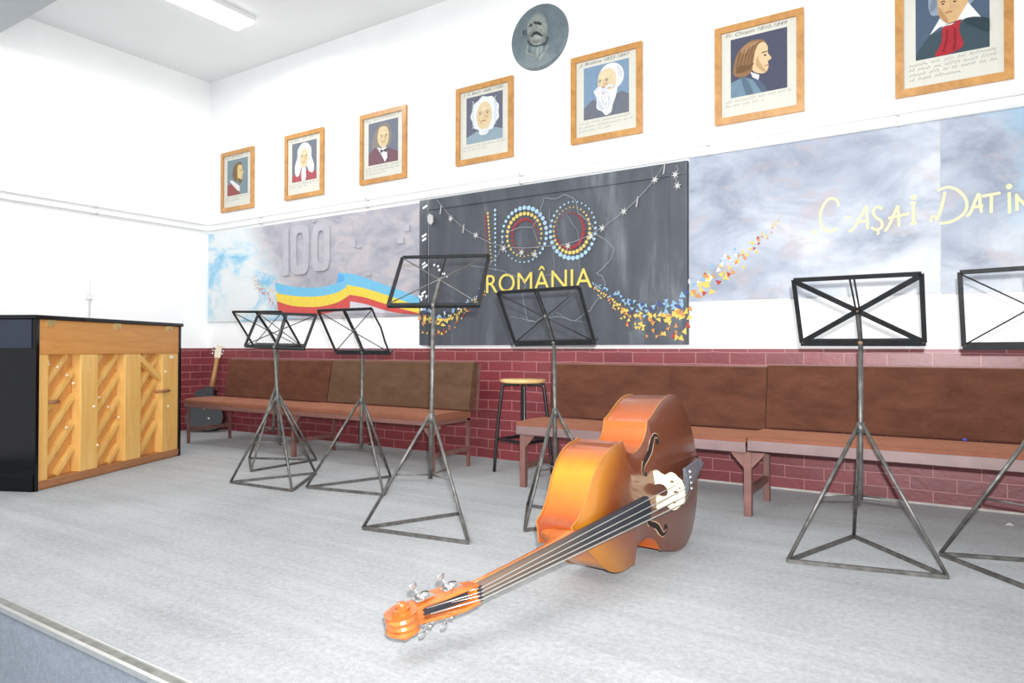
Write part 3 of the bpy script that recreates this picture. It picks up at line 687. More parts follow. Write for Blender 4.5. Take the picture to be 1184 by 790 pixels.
# ------------------------------------------------------------------ relief medallion
med_m = mat('patinated_metal', (104, 118, 124), rough=.5, metal=.25, var=.16, scale=14, bump=.1)
med = thing('relief_medallion', 'round grey metal relief of a moustached head, above the portraits', 'plaque', (-2.925, -.005, 3.29))
cx, cz, rr = -2.922, 3.565, .272
def bump(x, z, a, c, rx, rz, h, p=1.0):
    q = 1-((x-a)/rx)**2-((z-c)/rz)**2
    return h*q**(.5*p) if q > 0 else 0.0
def mp(x, y):
    q = wall_pt(590+x/8.773, y/8.778, -.03); return q[0]-cx, q[1]-cz
def seg(x, z, pts, w):
    """1 on the line through pts, falling to 0 at distance w"""
    d = 9.0
    for (ax, az), (bx_, bz) in zip(pts[:-1], pts[1:]):
        ux, uz = bx_-ax, bz-az; t = max(0, min(1, ((x-ax)*ux+(z-az)*uz)/(ux*ux+uz*uz+1e-9)))
        d = min(d, math.hypot(x-ax-ux*t, z-az-uz*t))
    return max(0.0, 1-(d/w)**2)
HEADC = mp(285, 310); FACEC = mp(290, 330)
BROW = [[mp(215, 265), mp(245, 245), mp(275, 262)], [mp(302, 255), mp(325, 240), mp(350, 255)]]
EYES = [[mp(232, 292), mp(250, 282), mp(270, 290)], [mp(308, 278), mp(325, 266), mp(343, 274)]]
NOSE = [mp(296, 265), mp(298, 300), mp(305, 322)]
MOUS = [mp(232, 388), mp(262, 358), mp(300, 344), mp(335, 346), mp(362, 368)]
MOUTH = [mp(258, 398), mp(285, 376), mp(318, 370), mp(345, 382)]
COLLAR = [mp(178, 470), mp(165, 530), mp(285, 588), mp(300, 500)]; LAPEL = [mp(378, 462), mp(350, 540), mp(308, 610)]
EAR = [mp(150, 325), mp(150, 365)]; JAW = [mp(190, 410), mp(225, 455), mp(290, 470), mp(350, 440), mp(372, 390)]
def hair(x, z): return bump(x, z, HEADC[0], HEADC[1]+.012, .108, .135, 1)
def face(x, z): return bump(x, z, FACEC[0]+.004, FACEC[1]+.004, .088, .122, 1)
def relief(x, z):
    h = .004
    h = max(h, bump(x, z, -.04, -.27, .25, .16, .026))
    h = max(h, bump(x, z, HEADC[0]-.01, -.06, .07, .13, .030))
    h += .012*seg(x, z, COLLAR, .014)+.010*seg(x, z, LAPEL, .016)
    hd = max(.055*hair(x, z), .066*face(x, z))
    if hd > 0:
        h = max(h, hd)+.004
        h += .026*seg(x, z, NOSE, .018)+sum(.012*seg(x, z, q, .013) for q in BROW)+.022*seg(x, z, MOUS, .015)
        h -= sum(.014*seg(x, z, q, .011) for q in EYES)+.014*seg(x, z, MOUTH, .010)
        h += bump(x, z, mp(285, 432)[0], mp(285, 432)[1], .035, .02, .012)
    h = max(h, .032*seg(x, z, EAR, .022))
    return h
n = 72; vs = []; fs = []
ring_n, ang_n = 84, 190
for i in range(ring_n+1):
    r_ = rr*.985*i/ring_n
    for k in range(ang_n):
        a = 2*math.pi*k/ang_n; x, z = r_*math.cos(a), r_*math.sin(a)
        vs.append((cx+x, -.024-1.25*relief(x, z), cz+z))
for i in range(ring_n):
    for k in range(ang_n): fs.append((i*ang_n+k, i*ang_n+(k+1) % ang_n, (i+1)*ang_n+(k+1) % ang_n, (i+1)*ang_n+k))
b0 = len(vs)
for (r_, y_) in ((rr, -.020), (rr, -.003)):
    for k in range(ang_n):
        a = 2*math.pi*k/ang_n; vs.append((cx+r_*math.cos(a), y_, cz+r_*math.sin(a)))
for (p0, p1) in ((ring_n*ang_n, b0), (b0, b0+ang_n)):
    for k in range(ang_n): fs.append((p0+k, p0+(k+1) % ang_n, p1+(k+1) % ang_n, p1+k))
face_m = mat('rubbed_relief_metal', (140, 147, 142), rough=.45, metal=.2, var=.12, scale=30)
coat_m = mat('relief_coat_metal', (122, 134, 138), rough=.5, metal=.25, var=.14, scale=20)
dark_m = mat('relief_shade_metal', (66, 74, 78), rough=.6, metal=.2, var=.1, scale=20)  # shade of eyes, mouth, jaw and ear put in as a darker colour
F1, F2, F3, FD = [], [], [], []
for f in fs:
    if max(f) >= b0: FD.append(f); continue
    x = sum(vs[q][0] for q in f)/4-cx; z = sum(vs[q][2] for q in f)/4-cz
    inhead = hair(x, z) > 0 or face(x, z) > 0
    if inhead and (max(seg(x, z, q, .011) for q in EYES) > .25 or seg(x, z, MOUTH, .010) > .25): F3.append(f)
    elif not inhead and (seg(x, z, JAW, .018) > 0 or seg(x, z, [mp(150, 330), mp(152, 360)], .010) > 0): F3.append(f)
    elif face(x, z) > 0 or seg(x, z, COLLAR, .012) > 0 or seg(x, z, LAPEL, .010) > .3: F1.append(f)
    elif inhead or bump(x, z, -.04, -.27, .25, .16, 1) > 0 or seg(x, z, EAR, .022) > 0 or bump(x, z, HEADC[0]-.01, -.06, .07, .13, 1) > 0: F2.append(f)
    else: FD.append(f)
mb = MB()
for F_, mt_ in ((FD, med_m), (F2, coat_m), (F1, face_m), (F3, dark_m)): mb.add(vs, [tuple(reversed(f)) for f in F_], mt_, True)
mb.build('relief_disc', med)
# ------------------------------------------------------------------ upright piano, seen from its back
A = np.array([-5.13, -2.83, 0.0]); Bq = np.array([-5.80, -1.43, 0.0]); e = (Bq-A)/np.linalg.norm(Bq-A); nb = np.array([e[1], -e[0], 0.0])
LEN, HT, DEP = 1.555, 1.165, .60
black = mat('black_piano_lacquer', (6, 7, 11), rough=.10, var=.1, coat=.15, scale=3, spec=.28)
black_reflect = mat('black_piano_reflection', (30, 38, 54), rough=.3, var=.1, coat=.1, scale=3)  # blue-grey room reflection put into the colour of the side's top strip
pine = m_wood('piano_pine', (226, 172, 92), (242, 198, 120), .4, (8, 8, .8), 2.5)
pine_h = m_wood('piano_veneer', (198, 134, 66), (216, 154, 84), .4, (1, 1, 14), 2.5)
spruce = m_wood('soundboard_spruce', (204, 138, 70), (224, 164, 92), .4, (5, 5, 1.5), 2.5)
dkwood = m_wood('piano_bottom_board', (156, 104, 66), (178, 122, 80), .5, (2, 2, 12), 3)
brass = mat('brass', (206, 186, 130), rough=.35, metal=.7)
piano = thing('upright_piano', 'black upright piano with its bare wooden back turned to the room', 'piano', tuple((A+Bq)/2-nb*.3))
def pz(u, d, z): return A+e*u+nb*d+np.array([0, 0, z])     # u along the back, d out of the back (towards the room), z up
def pbox(mb, u0, u1, d0, d1, z0, z1, mt):
    mb.obox(pz((u0+u1)/2, (d0+d1)/2, (z0+z1)/2), e*(u1-u0)/2, nb*(d1-d0)/2, np.array([0, 0, (z1-z0)/2]), mt)
mb = MB(); pbox(mb, -.018, .010, -DEP, .012, .0, HT-.02, black)
pbox(mb, -.024, -.018, -DEP+.02, -.02, .95, HT-.02, black_reflect); pbox(mb, -.026, -.018, -DEP, 0.0, .0, .115, black); mb.build('side_panel', piano, bevel=.003)
mb = MB(); pbox(mb, LEN-.014, LEN+.012, -DEP, .012, .0, HT-.02, black); mb.build('side_panel', piano, bevel=.003)
mb = MB(); pbox(mb, -.035, LEN+.03, -DEP-.03, .022, HT-.02, HT+.008, black); mb.build('top_lid', piano, bevel=.004)
mb = MB(); pbox(mb, .010, LEN-.014, -DEP, -DEP+.03, .0, HT-.02, black); mb.build('front_panel', piano)
mb = MB(); pbox(mb, .010, LEN-.014, -.09, -.075, .06, HT-.02, spruce); mb.build('soundboard', piano)
mb = MB(); pbox(mb, .010, LEN-.014, -.075, .004, .908, HT-.021, pine_h); mb.build('top_rail', piano, bevel=.003)
mb = MB(); pbox(mb, .010, LEN-.014, -.075, .008, .012, .062, dkwood); pbox(mb, .02, LEN-.02, -.3, .0, .0, .012, dkwood); mb.build('bottom_rail', piano, bevel=.003)
posts = [(.010, .098), (.392, .565), (.860, 1.045), (1.322, LEN-.014)]
for (u0, u1) in posts:
    mb = MB(); pbox(mb, u0, u1, -.075, .0, .062, .908, pine)
    mb.build('back_post', piano, bevel=.004)
# diagonal ribs of the soundboard, clipped to each bay
bays = [(.098, .392), (.565, .860), (1.045, 1.322)]
for (u0, u1) in bays:
    for k in range(-6, 9):
        z_at = lambda u, k=k: .115+k*.185+1.08*(u-.098)
        c0, c1 = max(u0, .098+((.064-.115-k*.185)/1.08)), min(u1, .098+((.905-.115-k*.185)/1.08))
        if c1-c0 < .03: continue
        mb = MB()
        p0, p1 = pz(c0, -.060, z_at(c0)), pz(c1, -.060, z_at(c1))
        mb.bar(p0, p1, .040, .036, pine, nb); mb.build('soundboard_rib', piano, bevel=.005)
mb = MB(); mb.bar(pz(1.045, -.03, .875), pz(1.322, -.03, .690), .045, .05, pine, nb); mb.build('brace', piano, bevel=.004)
for (u0, u1, z, d) in ((.098, .215, .581, -.025), (1.215, 1.385, .588, .018)):
    mb = MB(); mb.tube([pz(u0, d, z), pz((u0+u1)/2, d+.004, z), pz(u1, d, z)], .014, dkwood, 10); mb.build('carry_handle', piano)
for u in (.11, .757, 1.40):
    mb = MB(); pbox(mb, u-.035, u+.035, .003, .012, HT-.045, HT-.021, brass); pbox(mb, u-.035, u-.012, .003, .014, HT-.07, HT-.045, brass); pbox(mb, u+.010, u+.03, .003, .014, HT-.06, HT-.045, brass); mb.build('hinge', piano)
wd = mat('white_screw_cap', (236, 226, 200), rough=.5)
for (u, z) in ((.13, .86), (.215, .82), (.30, .76), (.36, .70), (.30, .39), (.62, .58), (.715, .50), (.83, .41), (.52, .52), (1.36, .75), (1.40, .45), (1.2, .80), (.135, .84), (.56, .23)):
    q = pz(u, -.035 if not any(a_ <= u <= b_ for a_, b_ in posts) else .002, z); mb = MB(); mb.ball(q, .010, wd, 8, 6); mb.build('screw_cap', piano)
mb = MB(); pbox(mb, 1.42, 1.47, .0, .002, .865, .89, paint((236, 236, 228))); mb.build('paper_label', piano)

# ------------------------------------------------------------------ benches
velv = m_velvet('brown_velvet', (68, 39, 29), (102, 64, 48)); velv2 = m_velvet('olive_brown_velvet', (76, 54, 40), (102, 78, 60))
seatc = m_velvet('brown_lit_seat_velvet', (108, 66, 50), (142, 92, 72))  # seat velvet lightened: the lit top plane is put into the colour
rail_m = mat('worn_rail_paint', (126, 104, 103), rough=.5, var=.12, scale=10)
legp = mat('worn_brown_leg_paint', (120, 84, 77), rough=.5, var=.15, scale=14)
def bench(x0, x1, legs, label, vel, rail, dz=0.0, gusset=True, w=.042, wr=.036):
    t = thing('padded_bench', label, 'bench', ((x0+x1)/2, -.7, 0), 'velvet benches along the brick wall')
    y0, y1 = -.955, -.43; zs = .395+dz
    mb = MB(); n = 14; prof = []
    for k in range(n+1):     # slightly domed cushion
        s = k/n; prof.append((y0+.004+(y1-y0-.05)*s, zs+.046+.014*math.sin(math.pi*min(1, s*1.05))**.5))
    prof = [(y0+.004, zs)]+prof+[(y1-.046, zs)]
    mb.prism(prof, lambda a, c, d: (d, a, c), x0, x1, seatc); mb.build('seat_cushion', t, bevel=.012)
    mb = MB(); mb.box((x0, y0, zs-.030), (x1, y0+.035, zs+(.028 if rail else .004)), rail_m if rail else legp); mb.box((x0, y1-.09, zs-.025), (x1, y1-.05, zs), legp)
    for x in (x0, x1-.03): mb.box((x, y0+.035, zs-.028), (x+.03, y1-.05, zs-.001), rail_m if rail else legp)
    mb.build('seat_rail', t, bevel=.003)
    mb = MB(); pr = [(-.500, zs+.055), (-.435, zs+.05), (-.375, .832+dz), (-.405, .84+dz), (-.435, .835+dz)]
    mb.prism(pr, lambda a, c, d: (d, a, c), x0, x1, vel); mb.build('backrest', t, bevel=.010)
    mb = MB(); mb.box((x0, -.418, .838+dz), (x1, -.385, .846+dz), legp); mb.bar((x0+.012, -.372, .44+dz), (x0+.012, -.34, .82+dz), .024, .012, legp); mb.bar((x1-.012, -.372, .44+dz), (x1-.012, -.34, .82+dz), .024, .012, legp); mb.build('back_edge', t)
    for lx in legs:
        mb = MB(); mb.box((lx-w/2, -.935, 0), (lx+w/2, -.935+w, zs-.028), legp)
        if gusset:
            s_ = .075; sides = [d for d in (-1, 1) if x0-.02 <= lx+d*s_ <= x1+.1]
            for d in sides:
                mb.prism([(lx+d*w/2, zs-.03), (lx+d*(w/2+s_), zs-.03), (lx+d*(w/2+s_*.85), zs-.05), (lx+d*w/2, zs-.12)][::d], lambda a, c, q: (a, q, c), -.93, -.918, legp)
        mb.build('leg', t, bevel=.003)
        mb = MB(); mb.bar((lx, -.455, 0), (lx, -.46, zs-.02), wr, wr, legp, (0, 1, 0)); mb.build('leg', t)
        mb = MB(); mb.box((lx-.014, -.895, .125), (lx+.014, -.475, .160), legp); mb.build('stretcher', t)
    return t
bench(-6.50, -4.945, [-6.465], 'brown velvet bench standing between the guitar and the olive-brown bench', velv, False, gusset=False, w=.026, wr=.024)
bench(-4.93, -3.29, [-4.885, -3.325], 'olive-brown velvet bench behind the tall music stand, ending just before the stool', velv2, False, .004, True, .036, .022)
bench(-2.55, -1.005, [-2.51, -1.000], 'reddish brown bench beside the stool, behind the double bass', velv, True)
bench(-.995, .62, [.58], 'long reddish brown bench behind the stand with flat cross bars', velv, True, .012)

# ------------------------------------------------------------------ stool
sm = mat('black_tube_paint', (24, 25, 28), rough=.35, var=.2, coat=.3)
swood = m_wood('stool_seat_wood', (206, 164, 104), (226, 190, 132), .4, (3, 12, 3), 3)
C = [(-3.01, -.545), (-2.66, -.66), (-2.60, -.36), (-2.94, -.25)]
sx = sum(q[0] for q in C)/4; sy = sum(q[1] for q in C)/4
st = thing('bar_stool', 'round wooden topped stool with black tube legs standing between the benches', 'stool', (sx, sy, 0))
mb = MB(); mb.lathe([(.001, .690), (.165, .690), (.178, .698), (.178, .712), (.170, .720), (.001, .722)], swood, 40, lambda q: q+np.array([sx, sy, 0])); mb.build('seat', st)
top = [(sx+(q[0]-sx)*.72, sy+(q[1]-sy)*.72) for q in C]
for k in range(4):
    a, c = C[k], top[k]; m_ = (sx*.8+c[0]*.2, sy*.8+c[1]*.2)
    mb = MB(); mb.tube(spline([(a[0], a[1], 0), (a[0]*.55+c[0]*.45, a[1]*.55+c[1]*.45, .36), (c[0]*.94+a[0]*.06, c[1]*.94+a[1]*.06, .62)], 4)+spline([(c[0], c[1], .645), (c[0]*.9+sx*.1, c[1]*.9+sy*.1, .675), (m_[0], m_[1], .679)], 4), .0125, sm, 10); mb.build('leg', st)
ring = [(sx+(q[0]-sx)*.86, sy+(q[1]-sy)*.86, .255) for q in C]
for k in range(4):
    mb = MB(); mb.bar(ring[k], ring[(k+1) % 4], .018, .022, sm); mb.build('foot_rail', st)

# ------------------------------------------------------------------ music stands
iron = mat('black_iron', (34, 35, 37), rough=.45, metal=.35, var=.35, scale=22)
worn = mat('worn_iron', (104, 103, 100), rough=.45, metal=.55, var=.4, scale=26)
rust = mat('rusty_weld', (120, 96, 74), rough=.7, var=.3, scale=30)
STANDS = [
 # base corners, desk: centre offset dx,dy, centre z, heading, tilt, roll, w, h, style, label
 ([(-4.303, -1.948), (-3.704, -1.905), (-4.077, -1.378)], (-.016, .011, 1.082, 16.9, 29.3, -2.8, .485, .275), 'thin', 'front of the two overlapping black music stands near the piano'),
 ([(-5.112, -1.206), (-4.564, -1.590), (-4.558, -.949)], (-.020, -.048, 1.109, 8.4, -40.7, -1.5, .511, .368), 'thin', 'rear of the two overlapping black music stands near the piano'),
 ([(-3.716, -1.774), (-3.108, -1.664), (-3.507, -1.171)], (-.036, -.041, 1.071, 1.5, -30.7, -.2, .502, .336), 'bent', 'music stand with one bent desk edge before the olive-brown bench'),
 ([(-2.621, -2.334), (-1.994, -2.249), (-2.389, -1.797)], (.031, .029, 1.317, 20.3, 34.3, -.6, .493, .332), 'single', 'tallest music stand, its desk reaching over the dark board edge'),
 ([(-1.886, -1.907), (-2.172, -1.415), (-1.603, -1.413)], (-.044, -.039, 1.131, 1.1, -31.8, 1.0, .515, .339), 'double', 'music stand half hidden behind the double bass'),
 ([(-.635, -1.699), (-.034, -1.569), (-.438, -1.093)], (-.008, -.012, 1.128, -1.9, -30.6, -.2, .514, .337), 'wide', 'music stand with broad flat cross bars before the reddish bench'),
 ([(-.067, -1.208), (.368, -1.704), (.562, -1.009)], (-.017, -.003, 1.131, -7.5, -15.9, .4, .502, .339), 'thin', 'music stand cut off by the right edge of the photo'),
]
for base, dk, style, label in STANDS:
    cxy = np.array([sum(q[0] for q in base)/3, sum(q[1] for q in base)/3])
    dx, dy, zc_, ha, ti, ro, w, h = dk; ha, ti, ro = R(ha), R(ti), R(ro)
    u = np.array([math.cos(ha), math.sin(ha), 0]); nh = np.array([-math.sin(ha), math.cos(ha), 0])
    v = np.array([0, 0, 1])*math.cos(ti)+nh*math.sin(ti)
    u, v = u*math.cos(ro)+v*math.sin(ro), -u*math.sin(ro)+v*math.cos(ro)
    nn = np.cross(u, v)        # faces the camera side
    C0 = np.array([cxy[0]+dx, cxy[1]+dy, zc_])
    P = lambda a, c, d=0.0: C0+u*a*w/2+v*c*h/2+nn*d
    t = thing('music_stand', label, 'music stand', (cxy[0], cxy[1], 0), 'iron music stands on the stage')
    pole_top = P(0, -1, -.012); low = np.array([cxy[0], cxy[1], .265])
    def pole_at(z): s = (z-low[2])/(pole_top[2]-low[2]); return low+(pole_top-low)*s
    apex = pole_at(.60)
    mb = MB(); mb.tube([low, pole_top], .011, worn, 12); mb.build('pole', t)
    mb = MB(); mb.tube([pole_at(.565), pole_at(.615)], .017, worn, 12); mb.build('collar', t)
    for q in base:
        d_ = np.array([q[0]-cxy[0], q[1]-cxy[1], 0]); d_ /= np.linalg.norm(d_)
        mb = MB(); mb.tube([apex+d_*.012, np.array([q[0], q[1], .010])], .0085, worn, 8); mb.build('leg', t)
    for k in range(3):
        a, c = base[k], base[(k+1) % 3]
        mb = MB(); mb.bar((a[0], a[1], .009), (c[0], c[1], .009), .014, .017, worn); mb.build('base_bar', t)
    mb = MB()
    for q in base:
        s = (.60-.29)/(.60-.01); e_ = apex+(np.array([q[0], q[1], .01])-apex)*s
        mb.tube([pole_at(.285), e_], .0045, worn, 6)
    mb.build('spreader', t)
    # desk
    fb = MB(); wv = .020
    fb.bar(P(-1, 1), P(1, 1), .006, wv, iron, v)
    if style == 'bent':
        kk = [P(1, 1), P(1.0, .62), P(1.05, .15), P(1.0, -.5), P(1, -1)]
        for a, c in zip(kk[:-1], kk[1:]): fb.bar(a, c, .006, .012, iron, u)
    else: fb.bar(P(1, 1), P(1, -1), .006, wv, iron, u)
    fb.bar(P(-1, 1), P(-1, -1), .006, wv, iron, u)
    desk = fb.build('desk_frame', t)
    mb = MB(); mb.bar(P(-1.02, -1), P(1.02, -1), .008, .034 if ti < 0 else .018, iron, v)
    mb.obox(P(0, -1.04, -.024 if ti < 0 else -.008), u*w*.51, v*.003, nn*(.022 if ti < 0 else .009), iron); mb.build('ledge', desk)
    if style == 'wide':
        mb = MB()
        for s in (-1, 1): mb.bar(P(-.97, .95*s, .003), P(.97, -.95*s, .006), .005, .024, iron, v)
        mb.build('cross_bar', desk)
    else:
        mb = MB()
        for s in (-1, 1): mb.tube([P(-.96, .93*s, .002), P(0, .0, .004), P(.96, -.93*s, .002)], .0034, worn if style == 'single' else iron, 6)
        mb.build('cross_wire', desk)
    mb = MB()
    if style == 'single':
        mb.bar(P(0, .12, -.012), P(0, -1.0, -.012), .016, .026, worn, nn); mb.bar(P(.02, 1, -.003), P(0, .1, -.003), .005, .010, iron, nn)
    else:
        for s in (-1, 1): mb.bar(P(s*.035-.05, 1, -.006), P(s*.03, .0, -.008), .007, .009, iron, nn); mb.bar(P(s*.03, 0, -.008), P(s*.025, -1, -.010), .007, .009, iron, nn)
        mb.bar(P(0, -.05, -.012), P(0, -1.0, -.012), .014, .020, worn, nn)
    mb.build('centre_bar', desk)
    for a_, c_, r_ in ((0, 0, .014), (0, -1, .015), (-.98, -1, .010), (.98, -1, .010)):
        mb = MB(); mb.ball(P(a_, c_, -.005), r_, rust if style == 'wide' else worn, 10, 6); mb.build('weld', desk)

# ------------------------------------------------------------------ guitar in the corner (its dark back to the room)
gt = thing('acoustic_guitar', 'black guitar leaning in the corner behind the left bench, its back showing', 'guitar', (-7.16, -.20, 0))
gblk = mat('black_guitar_lacquer', (22, 27, 32), rough=.25, var=.15, coat=.6, scale=6)
gside = mat('guitar_side_lacquer', (14, 16, 18), rough=.3, coat=.5)
gneck = m_wood('guitar_neck_wood', (158, 110, 66), (184, 136, 88), .4, (8, 8, 1), 3)
ghead = m_wood('guitar_head_wood', (206, 190, 164), (228, 214, 192), .4, (6, 6, 1), 3)
chrome = mat('chrome', (214, 216, 216), rough=.18, metal=.9, var=.05)
g0 = np.array([-7.16, -.33, .03]); g1v = np.array([-7.25, -.085, .965])
ga = (g1v-g0)/np.linalg.norm(g1v-g0); gface = np.array([.55, -.835, 0.0]); gface -= ga*(gface@ga); gface /= np.linalg.norm(gface); gs_ = np.cross(gface, ga)
G = lambda s, l, d: g0+gs_*s+ga*l+gface*d       # s sideways, l up along the neck, d towards the room
half = [(0, .0), (.005, .09), (.03, .16), (.08, .20), (.14, .212), (.20, .200), (.26, .165), (.30, .148), (.34, .146), (.39, .152), (.43, .145), (.465, .11), (.48, .05)]
outl = [(s, l) for l, s in spline(half, 4)]
right = [q for q in outl]; left = [(-s, l) for s, l in reversed(outl)]
left = [((max(-.055, s) if l > .40 else s), l) for s, l in left]      # cutaway
mb = MB(); poly = right+left[1:]
mb.prism(poly, lambda a, c, d: G(a, c, d), .0, -.09, gblk, gside); mb.build('body', gt, bevel=.006)
mb = MB(); mb.prism([(-.045, .42), (.045, .42), (.04, .50), (-.04, .50)], lambda a, c, d: G(a, c, d), .012, -.06, gblk); mb.build('heel', gt, bevel=.006)
mb = MB(); mb.tube([G(0, .49, -.055), G(0, .65, -.06), G(0, .86, -.06)], [.030, .026, .024], gneck, 12); mb.build('neck', gt)
hd = MB(); hd.prism([(-.026, .85), (.026, .85), (.038, .89), (.036, 1.0), (.02, 1.015), (0, 1.003), (-.02, 1.015), (-.036, 1.0), (-.038, .89)], lambda a, c, d: G(a, c, d), -.050, -.064, ghead); hdo = hd.build('headstock', gt)
for k in range(3):
    for s in (-1, 1):
        mb = MB(); mb.tube([G(s*.030, .905+.035*k, -.048), G(s*.056, .905+.035*k, -.048)], .004, chrome, 8); mb.ball(G(s*.062, .905+.035*k, -.048), (.010, .008, .012), chrome, 10, 6); mb.build('tuning_machine', hdo)
mb = MB(); mb.ball(G(-.055, .135, .002), .011, paint((236, 238, 238)), 10, 6); mb.ball(G(.02, .24, .002), .008, paint((206, 206, 200)), 10, 6); mb.build('strap_button', gt)
mb = MB(); mb.prism([(-.045, .004), (.045, .004), (.045, .02), (-.045, .02)], lambda a, c, d: G(a, c, d), -.005, -.088, paint((190, 190, 186))); mb.build('end_trim', gt)

# ------------------------------------------------------------------ double bass lying on its side
BO = np.array([-1.301, -1.5668, .3972])
BM = np.array([[-.111, .0425, .9929], [-.9824, .1465, -.1161], [-.1504, -.9883, .0255]])
BM[:, 0] /= np.linalg.norm(BM[:, 0]); BM[:, 2] -= BM[:, 0]*(BM[:, 0]@BM[:, 2]); BM[:, 2] /= np.linalg.norm(BM[:, 2]); BM[:, 1] = np.cross(BM[:, 2], BM[:, 0])
BASS_LIFT = 0.0
bass = thing('double_bass', 'varnished brown double bass lying on its side, its scroll towards the camera', 'double bass', (0, 0, 0))
bass.matrix_world = Matrix([list(BM[i])+[BO[i]+(BASS_LIFT if i == 2 else 0)] for i in range(3)]+[[0, 0, 0, 1]]); bpy.context.view_layer.update()

def m_varnish(name, kind):
    m, N, L, b_ = new_mat(name)
    v = mapping(N, L); sp = N.new('ShaderNodeSeparateXYZ'); L.new(v, sp.inputs[0])
    n = noise(N, L, mapping(N, L, scale=(1.5, 1.5, 9) if kind == 'rib' else (1.5, 10, 4)), 4, 6, .6, .4); nb_ = noise(N, L, v, 3.2, 3)
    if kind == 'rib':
        cr = ramp(N, [(0.0, (120, 56, 24)), (.28, (138, 74, 40)), (.37, (170, 84, 34)), (.43, (206, 96, 24)), (.52, (150, 76, 34)), (.62, (140, 66, 30)), (.72, (168, 78, 26)), (.84, (226, 140, 26)), (.91, (206, 106, 20)), (1.0, (150, 62, 18))])  # sunburst varnish, its bright yellow spot partly flash glare put into the colour
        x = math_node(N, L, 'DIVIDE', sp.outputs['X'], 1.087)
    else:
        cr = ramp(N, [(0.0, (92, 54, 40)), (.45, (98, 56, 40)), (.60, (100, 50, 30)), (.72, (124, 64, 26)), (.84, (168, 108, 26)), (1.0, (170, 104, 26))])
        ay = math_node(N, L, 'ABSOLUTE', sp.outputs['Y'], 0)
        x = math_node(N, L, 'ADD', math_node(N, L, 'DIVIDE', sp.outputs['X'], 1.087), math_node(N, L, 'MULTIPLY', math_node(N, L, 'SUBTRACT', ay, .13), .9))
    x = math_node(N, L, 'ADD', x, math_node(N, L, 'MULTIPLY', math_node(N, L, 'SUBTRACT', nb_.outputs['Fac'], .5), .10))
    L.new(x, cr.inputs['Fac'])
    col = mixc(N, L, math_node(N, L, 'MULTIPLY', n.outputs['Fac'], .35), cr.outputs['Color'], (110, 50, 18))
    L.new(col, b_.inputs['Base Color'])
    b_.inputs['Roughness'].default_value = .28; b_.inputs['Coat Weight'].default_value = .8; b_.inputs['Coat Roughness'].default_value = .10
    return m
var_rib, var_top = m_varnish('bass_rib_varnish_glare', 'rib'), m_varnish('bass_top_varnish', 'top')
var_neck = m_wood('bass_neck_varnish', (160, 78, 28), (200, 112, 42), .28, (2, 10, 10), 3, .7)
edge_m = mat('bass_edge_wood', (158, 104, 46), rough=.35, coat=.5)
fbm, N, L, b_ = new_mat('worn_glare_fingerboard'); v_ = mapping(N, L); sp_ = N.new('ShaderNodeSeparateXYZ'); L.new(v_, sp_.inputs[0])
cr_ = ramp(N, [(.0, (32, 34, 42)), (.40, (44, 45, 50)), (.66, (82, 70, 62)), (1.0, (106, 88, 76))])  # paler towards the nut: wear, with glare painted into the colour
L.new(math_node(N, L, 'DIVIDE', math_node(N, L, 'SUBTRACT', sp_.outputs['X'], .69), .888), cr_.inputs['Fac']); L.new(cr_.outputs['Color'], b_.inputs['Base Color']); b_.inputs['Roughness'].default_value = .38
ebony = mat('ebony', (38, 38, 42), rough=.35, var=.2, coat=.3)
BL, DP = 1.087, .214
seg1 = [(0, .03), (.004, .08), (.020, .15), (.055, .235), (.11, .312), (.17, .352), (.23, .362), (.30, .350), (.37, .322), (.41, .303), (.447, .292)]
seg2 = [(.447, .292), (.462, .258), (.490, .222), (.535, .196), (.585, .186), (.630, .197), (.655, .224), (.672, .262)]
seg3 = [(.672, .262), (.70, .257), (.74, .257), (.785, .249), (.83, .234), (.87, .212), (.92, .170), (.96, .124), (1.0, .082), (1.04, .056), (1.07, .045), (1.087, .040)]
OUT = []
for sg in (seg1, seg2, seg3):
    q = spline(sg, 6); OUT += q if not OUT else q[1:]
OUT = [(float(a), float(c)) for a, c in OUT]
def zback(x): return 0.0 if x < .72 else .055*((x-.72)/(BL-.72))**1.2
loop = [(x, w_) for x, w_ in OUT]+[(x, -w_) for x, w_ in reversed(OUT)]
n = len(loop)
mb = MB(); vs = []; fs = []
for x, y in loop: vs.append((x, y, zback(x)))
for x, y in loop: vs.append((x, y, DP))
for i in range(n): j = (i+1) % n; fs.append((i, j, n+j, n+i))
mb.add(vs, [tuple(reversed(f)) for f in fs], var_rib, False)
ribs = mb.build('ribs', bass, local=True)
